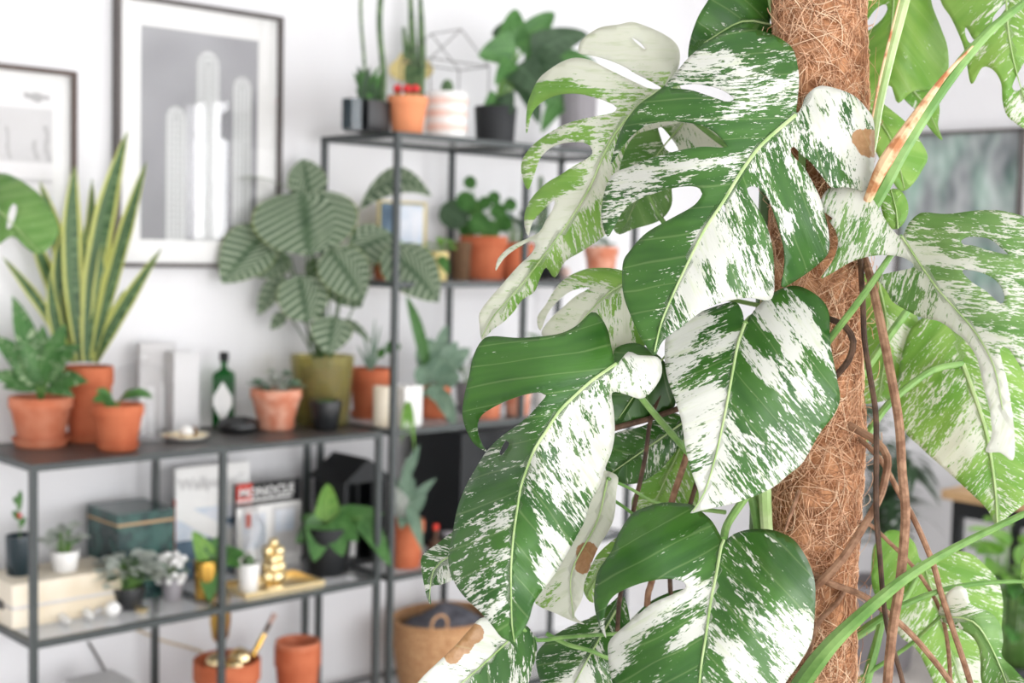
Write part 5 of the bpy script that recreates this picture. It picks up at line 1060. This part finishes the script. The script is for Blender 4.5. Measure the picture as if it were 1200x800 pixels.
simple([(628, 772), (635, 757), (650, 744), (670, 733), (695, 722), (714, 708), (732, 700), (740, 760), (728, 822), (690, 852), (655, 832), (635, 802)], [(722, 715), (690, 770), (655, 835)], 1.40, 1.36, .014, [(660, 760, .2), (690, 740, .35), (680, 790, 1), (700, 780, .4), (715, 740, .3), (650, 790, .15), (670, 805, .9)], 'monstera_leaf', petiole=([(640, 742, 1.33), (665, 755, 1.33), (692, 762, 1.34), (730, 775, 1.37), (850, 790, 1.4)], [5, 5, 6]))
simple([(684, 692), (688, 674), (700, 650), (722, 630), (738, 622), (733, 660), (714, 690), (695, 706)], [(735, 630), (710, 660), (688, 696)], 1.38, 1.36, .006, [(700, 670, .5), (720, 640, .35), (700, 690, .4)], 'monstera_pale')
simple([(735, 735), (750, 715), (770, 700), (800, 690), (812, 700), (790, 725), (760, 745)], [(805, 695), (775, 715), (740, 738)], 1.42, 1.40, .006, [(770, 715, .1), (755, 728, .5)], 'monstera_leaf')
# upper leaves behind the pole
simple([(807, 72), (808, 50), (817, 22), (830, 0), (850, -32), (885, -45), (912, -25), (906, 10), (902, 27), (911, 42), (905, 62), (880, 85), (840, 92), (815, 88)], [(908, 30), (870, 25), (825, 50)], 1.43, 1.42, .012, [(840, 20, .12), (860, 40, .3), (880, 10, .1), (830, 50, .15), (870, 60, .2)], petiole=([(908, 30, 1.43), (903, 5, 1.43), (900, -60, 1.42)], [6, 8], 'midrib_pale'))
blade([(1004, -45), (1092, -35), (1091, 0), (1102, 32), (1110, 55), (1111, 82), (1104, 97), (1090, 105), (1070, 107), (1053, 121), (1048, 112), (1042, 100), (1020, 112), (1004, 114), (1000, 60)],
      [(1050, -40), (1046, 20), (1040, 70), (1030, 108)], [(1050, -40, 1.50), (1110, 60, 1.52), (1030, 108, 1.50), (1000, 40, 1.53), (1060, 50, 1.485), (1092, 104, 1.50)], [(1080, 40, .02), (1060, 80, .02), (1020, 60, .04), (1030, 0, .05)], [[(1013, 30), (1025, 12), (1036, 5), (1040, 10), (1034, 22), (1022, 33), (1013, 38)]], 'monstera_pale', label='plain green leaf with a slit behind the pole top', k=1.0)
blade([(1058, 112), (1078, 106), (1096, 105), (1101, 128), (1099, 147), (1104, 164), (1092, 153), (1076, 132)], [(1070, 106), (1085, 125), (1102, 160)], [(1070, 106, 1.52), (1102, 160, 1.51), (1098, 110, 1.53), (1078, 132, 1.515)], [(1085, 120, .1)], mat='monstera_pale')
simple([(1006, 108), (1022, 104), (1035, 121), (1060, 142), (1078, 165), (1087, 184), (1080, 200), (1070, 215), (1058, 224), (1047, 214), (1033, 190), (1014, 150)], [(1010, 112), (1045, 165), (1060, 220)], 1.48, 1.46, .01, [(1050, 170, .02), (1030, 140, .1)], 'monstera_pale')
simple([(1032, 240), (1036, 228), (1046, 221), (1057, 225), (1064, 240), (1062, 256), (1052, 268), (1040, 265)], [(1052, 268), (1050, 245), (1044, 222)], 1.36, 1.37, .006, [(1050, 240, .15), (1040, 250, .2)], 'monstera_pale')
blade([(1096, -45), (1102, 0), (1115, 22), (1130, 57), (1138, 98), (1151, 79), (1164, 82), (1173, 97), (1175, 120), (1180, 135), (1190, 144), (1205, 152), (1235, 150), (1262, 100), (1262, 0), (1230, -45)], [(1180, -45), (1180, 20), (1190, 80), (1210, 145)],
      [(1180, -45, 1.47), (1138, 97, 1.44), (1190, 144, 1.42), (1262, 50, 1.44), (1185, 50, 1.41), (1110, 0, 1.47)], [(1115, 10, .02), (1130, 60, .02), (1150, 30, .4), (1165, 60, .35), (1150, 60, .5), (1175, 100, .15), (1180, 40, .4), (1195, 130, .6), (1200, 80, .2), (1220, 60, .3), (1145, 85, .1)],
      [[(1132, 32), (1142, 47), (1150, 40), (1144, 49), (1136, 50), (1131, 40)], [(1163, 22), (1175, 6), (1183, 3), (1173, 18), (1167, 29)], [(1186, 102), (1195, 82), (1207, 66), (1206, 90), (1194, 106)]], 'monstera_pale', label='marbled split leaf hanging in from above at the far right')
# lower right leaves
blade([(1057, 500), (1080, 525), (1110, 552), (1135, 575), (1157, 597), (1169, 619), (1179, 607), (1200, 591), (1242, 560), (1262, 480), (1245, 405), (1200, 372), (1150, 362), (1100, 366), (1070, 382), (1056, 420), (1051, 460)], [(1128, 426), (1145, 472), (1157, 512), (1166, 570), (1169, 617)],
      [(1128, 426, 1.44), (1169, 617, 1.38), (1053, 470, 1.46), (1255, 470, 1.45), (1150, 500, 1.405), (1100, 368, 1.48), (1110, 552, 1.42)],
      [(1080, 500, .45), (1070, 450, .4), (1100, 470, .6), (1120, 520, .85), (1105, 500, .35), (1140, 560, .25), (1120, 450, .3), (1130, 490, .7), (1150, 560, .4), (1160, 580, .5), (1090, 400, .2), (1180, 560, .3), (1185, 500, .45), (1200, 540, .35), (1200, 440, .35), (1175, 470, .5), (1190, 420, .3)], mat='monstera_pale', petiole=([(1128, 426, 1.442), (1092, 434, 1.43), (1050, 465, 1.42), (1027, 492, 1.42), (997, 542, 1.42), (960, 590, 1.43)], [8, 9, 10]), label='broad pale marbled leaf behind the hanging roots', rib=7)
blade([(998, 332), (1030, 325), (1060, 345), (1077, 380), (1078, 430), (1062, 466), (1040, 469), (1008, 471), (1000, 440)], [(1030, 330), (1040, 390), (1030, 465)], [(1030, 330, 1.50), (1030, 465, 1.47), (1078, 400, 1.50), (1000, 400, 1.51), (1038, 400, 1.475)], [(1060, 400, .8), (1040, 420, .2), (1020, 400, .3), (1050, 360, .15), (1065, 440, .5), (1030, 450, .4)], mat='monstera_pale', petiole=([(1062, 366, 1.47), (1048, 385, 1.45), (1020, 425, 1.44), (990, 470, 1.43)], [9, 9, 9]))
blade([(1080, 657), (1072, 637), (1060, 625), (1042, 621), (1028, 633), (1022, 650), (1023, 690), (1040, 720), (1055, 745), (1075, 762), (1092, 795), (1110, 832), (1150, 852), (1168, 812), (1174, 727), (1175, 705), (1170, 682), (1157, 665), (1140, 650), (1120, 645), (1098, 648)], [(1082, 660), (1095, 700), (1110, 750), (1140, 845)],
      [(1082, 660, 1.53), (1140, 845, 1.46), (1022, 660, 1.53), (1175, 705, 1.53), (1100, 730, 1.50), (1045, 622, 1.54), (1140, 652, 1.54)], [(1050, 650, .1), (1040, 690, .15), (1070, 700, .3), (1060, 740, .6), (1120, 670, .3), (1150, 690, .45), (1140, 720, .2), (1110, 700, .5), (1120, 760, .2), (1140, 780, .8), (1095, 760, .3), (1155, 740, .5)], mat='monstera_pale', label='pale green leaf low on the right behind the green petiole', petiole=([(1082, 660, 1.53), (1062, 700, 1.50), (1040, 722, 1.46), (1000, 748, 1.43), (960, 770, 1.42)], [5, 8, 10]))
blade([(1100, 724), (1105, 701), (1120, 687), (1132, 690), (1138, 708), (1160, 717), (1172, 732), (1175, 750), (1174, 768), (1190, 785), (1206, 806), (1216, 852), (1170, 852), (1151, 802), (1149, 775), (1146, 756), (1135, 742), (1112, 731)], [(1102, 722), (1140, 728), (1165, 765), (1195, 840)], [(1102, 722, 1.37), (1195, 840, 1.30), (1120, 688, 1.345), (1175, 745, 1.36), (1148, 780, 1.36), (1160, 750, 1.335)],
      [(1115, 700, .9), (1130, 700, .85), (1120, 722, .6), (1150, 725, .08), (1165, 745, .1), (1160, 775, .3), (1180, 800, .4), (1170, 770, .1)], mat='monstera_mid', petiole=([(1102, 722, 1.37), (1085, 738, 1.39), (1060, 760, 1.41), (1000, 800, 1.42)], [4, 5, 6]), label='small curled green leaf with a whitish tip')
blade([(1196, 667), (1200, 652), (1220, 640), (1234, 668), (1212, 690), (1199, 688)], [(1198, 680), (1228, 655)], [(1198, 680, 1.36), (1228, 655, 1.34), (1234, 668, 1.36)], [(1210, 665, .2)], mat='monstera_pale')
blade([(728, 166), (740, 148), (760, 140), (800, 138), (842, 150), (855, 180), (836, 202), (802, 196), (788, 214), (787, 240), (773, 258), (742, 268), (722, 273), (714, 240), (718, 195)], [(800, 145), (765, 190), (735, 260)], [(800, 145, 1.48), (735, 260, 1.46), (850, 175, 1.49), (715, 220, 1.49), (765, 195, 1.465)],
      [(750, 170, .15), (770, 180, .3), (800, 160, .7), (830, 170, .8), (760, 220, .25), (740, 250, .3), (775, 240, .15), (730, 230, .5)], [[(771, 149), (778, 151), (795, 175), (781, 176)]], 'monstera_mid', petiole=([(752, 215, 1.465), (765, 238, 1.46), (780, 264, 1.45), (840, 330, 1.43)], [6, 7]))

# stems, petioles without a visible blade, aerial roots
def run(name, pts, wpx, mat, label=None, n=8):
    P_ = catmull([atd(x, y, d) for x, y, d in pts], .008); return MON.part(name, tube(P_, [w*1.36/FPX/2 for w in wpx], n), mat, label=label)
run('petiole', [(1215, -8, 1.33), (1160, 36, 1.325), (1110, 95, 1.32), (1062, 165, 1.315), (1035, 215, 1.325), (1015, 250, 1.34), (985, 300, 1.375)], [8, 11, 15, 20, 20, 12], 'stem_green', 'thick green leaf stalk')
run('dry_sheath', [(1140, 54, 1.315), (1105, 92, 1.308), (1062, 152, 1.302), (1034, 196, 1.306), (1016, 236, 1.325)], [2, 6, 11, 16, 10], 'sheath_tan', 'dry tan brown sheath along the stalk')
run('petiole', [(1070, -40, 1.37), (1060, 0, 1.35), (1044, 60, 1.345), (1030, 120, 1.345), (1022, 172, 1.35), (1012, 215, 1.375)], [13, 13, 12, 8], 'midrib_pale', 'pale upright leaf stalk')
run('dry_sheath', [(1054, 0, 1.343), (1039, 60, 1.338), (1026, 118, 1.338), (1019, 160, 1.343)], [2, 3, 3, 2], 'sheath_tan')
run('petiole', [(1220, 594, 1.27), (1200, 602, 1.275), (1120, 641, 1.285), (1070, 671, 1.29), (1035, 698, 1.295), (985, 743, 1.31), (955, 778, 1.33), (930, 815, 1.37)], [7, 8, 10, 13, 17, 22, 24], 'stem_green', 'long green leaf stalk rising to the right')
run('petiole', [(1240, 682, 1.36), (1200, 681, 1.36), (1167, 682, 1.36), (1135, 685, 1.36), (1105, 691, 1.36), (1067, 705, 1.365), (1035, 722, 1.37), (995, 750, 1.39), (960, 780, 1.41)], [4, 5, 6, 8, 10, 12], 'stem_green')
run('petiole', [(1036, 715, 1.42), (1028, 750, 1.42), (1015, 800, 1.42), (1005, 860, 1.42)], [9, 12, 13], 'stem_green')
run('petiole', [(700, 571, 1.33), (718, 585, 1.34), (738, 599, 1.36), (790, 640, 1.39), (870, 690, 1.4)], [4, 4, 6], 'stem_green')
run('petiole', [(878, 560, 1.375), (886, 600, 1.37), (892, 640, 1.38)], [14, 13, 12], 'stem_green')
run('petiole', [(896, 545, 1.36), (897, 590, 1.355), (900, 640, 1.37)], [16, 15, 14], 'midrib_pale')
run('stem', [(905, 60, 1.43), (900, 250, 1.44), (895, 450, 1.44), (890, 650, 1.44), (885, 820, 1.44), (890, 960, 1.44)], [22, 24, 26, 28, 28], 'stem_dark', 'main stem behind the pole')
RT = [([(1008, 300, 1.36), (1011, 350, 1.335), (1013, 397, 1.33), (1019, 437, 1.325), (1026, 482, 1.325), (1027, 525, 1.325), (1027, 600, 1.325), (1031, 650, 1.325), (1035, 700, 1.325), (1041, 740, 1.33), (1058, 800, 1.335), (1066, 860, 1.34)], [7, 7, 7, 6, 6], 'root_dark'),
      ([(1012, 300, 1.38), (1020, 325, 1.335), (1027, 355, 1.32), (1036, 398, 1.31), (1047, 455, 1.305), (1054, 500, 1.305), (1057, 550, 1.305), (1061, 598, 1.305), (1059, 640, 1.305), (1054, 687, 1.305), (1046, 737, 1.305), (1040, 800, 1.31), (1038, 870, 1.31)], [10, 11, 11, 12, 11], 'root_brown'),
      ([(985, 492, 1.37), (1007, 505, 1.355), (1027, 517, 1.345), (1040, 536, 1.34), (1037, 562, 1.335), (1029, 587, 1.335), (1010, 620, 1.335), (987, 655, 1.335), (960, 683, 1.345), (940, 700, 1.365)], [9, 9, 9, 10, 10], 'root_brown'),
      ([(990, 505, 1.38), (1012, 518, 1.37), (1035, 543, 1.365), (1055, 580, 1.36), (1067, 600, 1.36), (1082, 632, 1.36), (1095, 665, 1.36), (1102, 692, 1.355), (1115, 732, 1.36), (1137, 800, 1.36), (1150, 860, 1.36)], [6, 7, 7, 7], 'root_brown'),
      ([(985, 606, 1.38), (1002, 611, 1.375), (1020, 615, 1.375), (1042, 635, 1.375), (1067, 660, 1.375), (1087, 687, 1.375), (1102, 715, 1.375), (1110, 750, 1.375), (1114, 800, 1.375), (1116, 860, 1.375)], [5, 5, 5], 'root_brown'),
      ([(955, 674, 1.355), (972, 683, 1.345), (1010, 697, 1.345), (1032, 712, 1.345), (1060, 735, 1.345), (1085, 762, 1.345), (1114, 800, 1.345), (1140, 850, 1.345)], [8, 7, 7], 'root_brown'),
      ([(968, 372, 1.365), (976, 375, 1.345), (991, 383, 1.335), (1000, 400, 1.33), (995, 421, 1.335), (979, 441, 1.345), (970, 450, 1.365)], [6, 8, 8, 7], 'root_dark'),
      ([(990, 690, 1.36), (980, 707, 1.345), (960, 728, 1.34), (951, 752, 1.34), (944, 792, 1.345), (940, 850, 1.35)], [6, 6, 6], 'root_brown'),
      ([(936, 575, 1.35), (931, 590, 1.34), (925, 606, 1.335), (920, 622, 1.335)], [5, 5, 3], 'root_brown'),
      ([(715, 503, 1.345), (740, 496, 1.35), (762, 490, 1.355), (794, 479, 1.365), (850, 460, 1.39), (900, 450, 1.4)], [7, 7, 7], 'root_dark'),
      ([(773, 462, 1.36), (762, 494, 1.352), (757, 530, 1.355), (750, 565, 1.36), (742, 600, 1.365), (728, 690, 1.385), (724, 732, 1.385), (720, 860, 1.385)], [5, 6, 5], 'root_dark'),
      ([(808, 520, 1.41), (802, 542, 1.41), (794, 566, 1.41), (786, 592, 1.41), (764, 680, 1.41), (758, 712, 1.41), (750, 860, 1.41)], [8, 8, 7], 'root_brown'),
      ([(818, 560, 1.42), (800, 620, 1.42), (786, 670, 1.42), (786, 700, 1.42), (790, 860, 1.42)], [6, 6, 6], 'root_dark')]
for pts, wp, mt in RT: run('aerial_root', pts, wp, mt)

d0 = depth(SWISS.c)-.10
blade([(-62, 236), (-30, 210), (0, 203), (16, 207), (33, 217), (50, 232), (64, 252), (69, 272), (61, 287), (46, 298), (30, 290), (14, 277), (-10, 290), (-40, 280), (-62, 260)], [(-50, 215), (0, 248), (46, 296)],
      [(-50, 215, d0), (46, 296, d0-.05), (69, 270, d0+.0), (-60, 255, d0+.02), (0, 203, d0+.03), (5, 250, d0-.06)], [(20, 250, 0), (-20, 240, 0), (50, 270, 0)], [[(8, 268), (10, 250), (14, 240), (19, 240), (19, 250), (13, 266)]], 'monstera_mid', T=SWISS, petiole=([(-50, 215, d0), (-90, 200, d0), (-150, 330, d0), (-190, 620, d0+.05)], [8, 10, 12]))
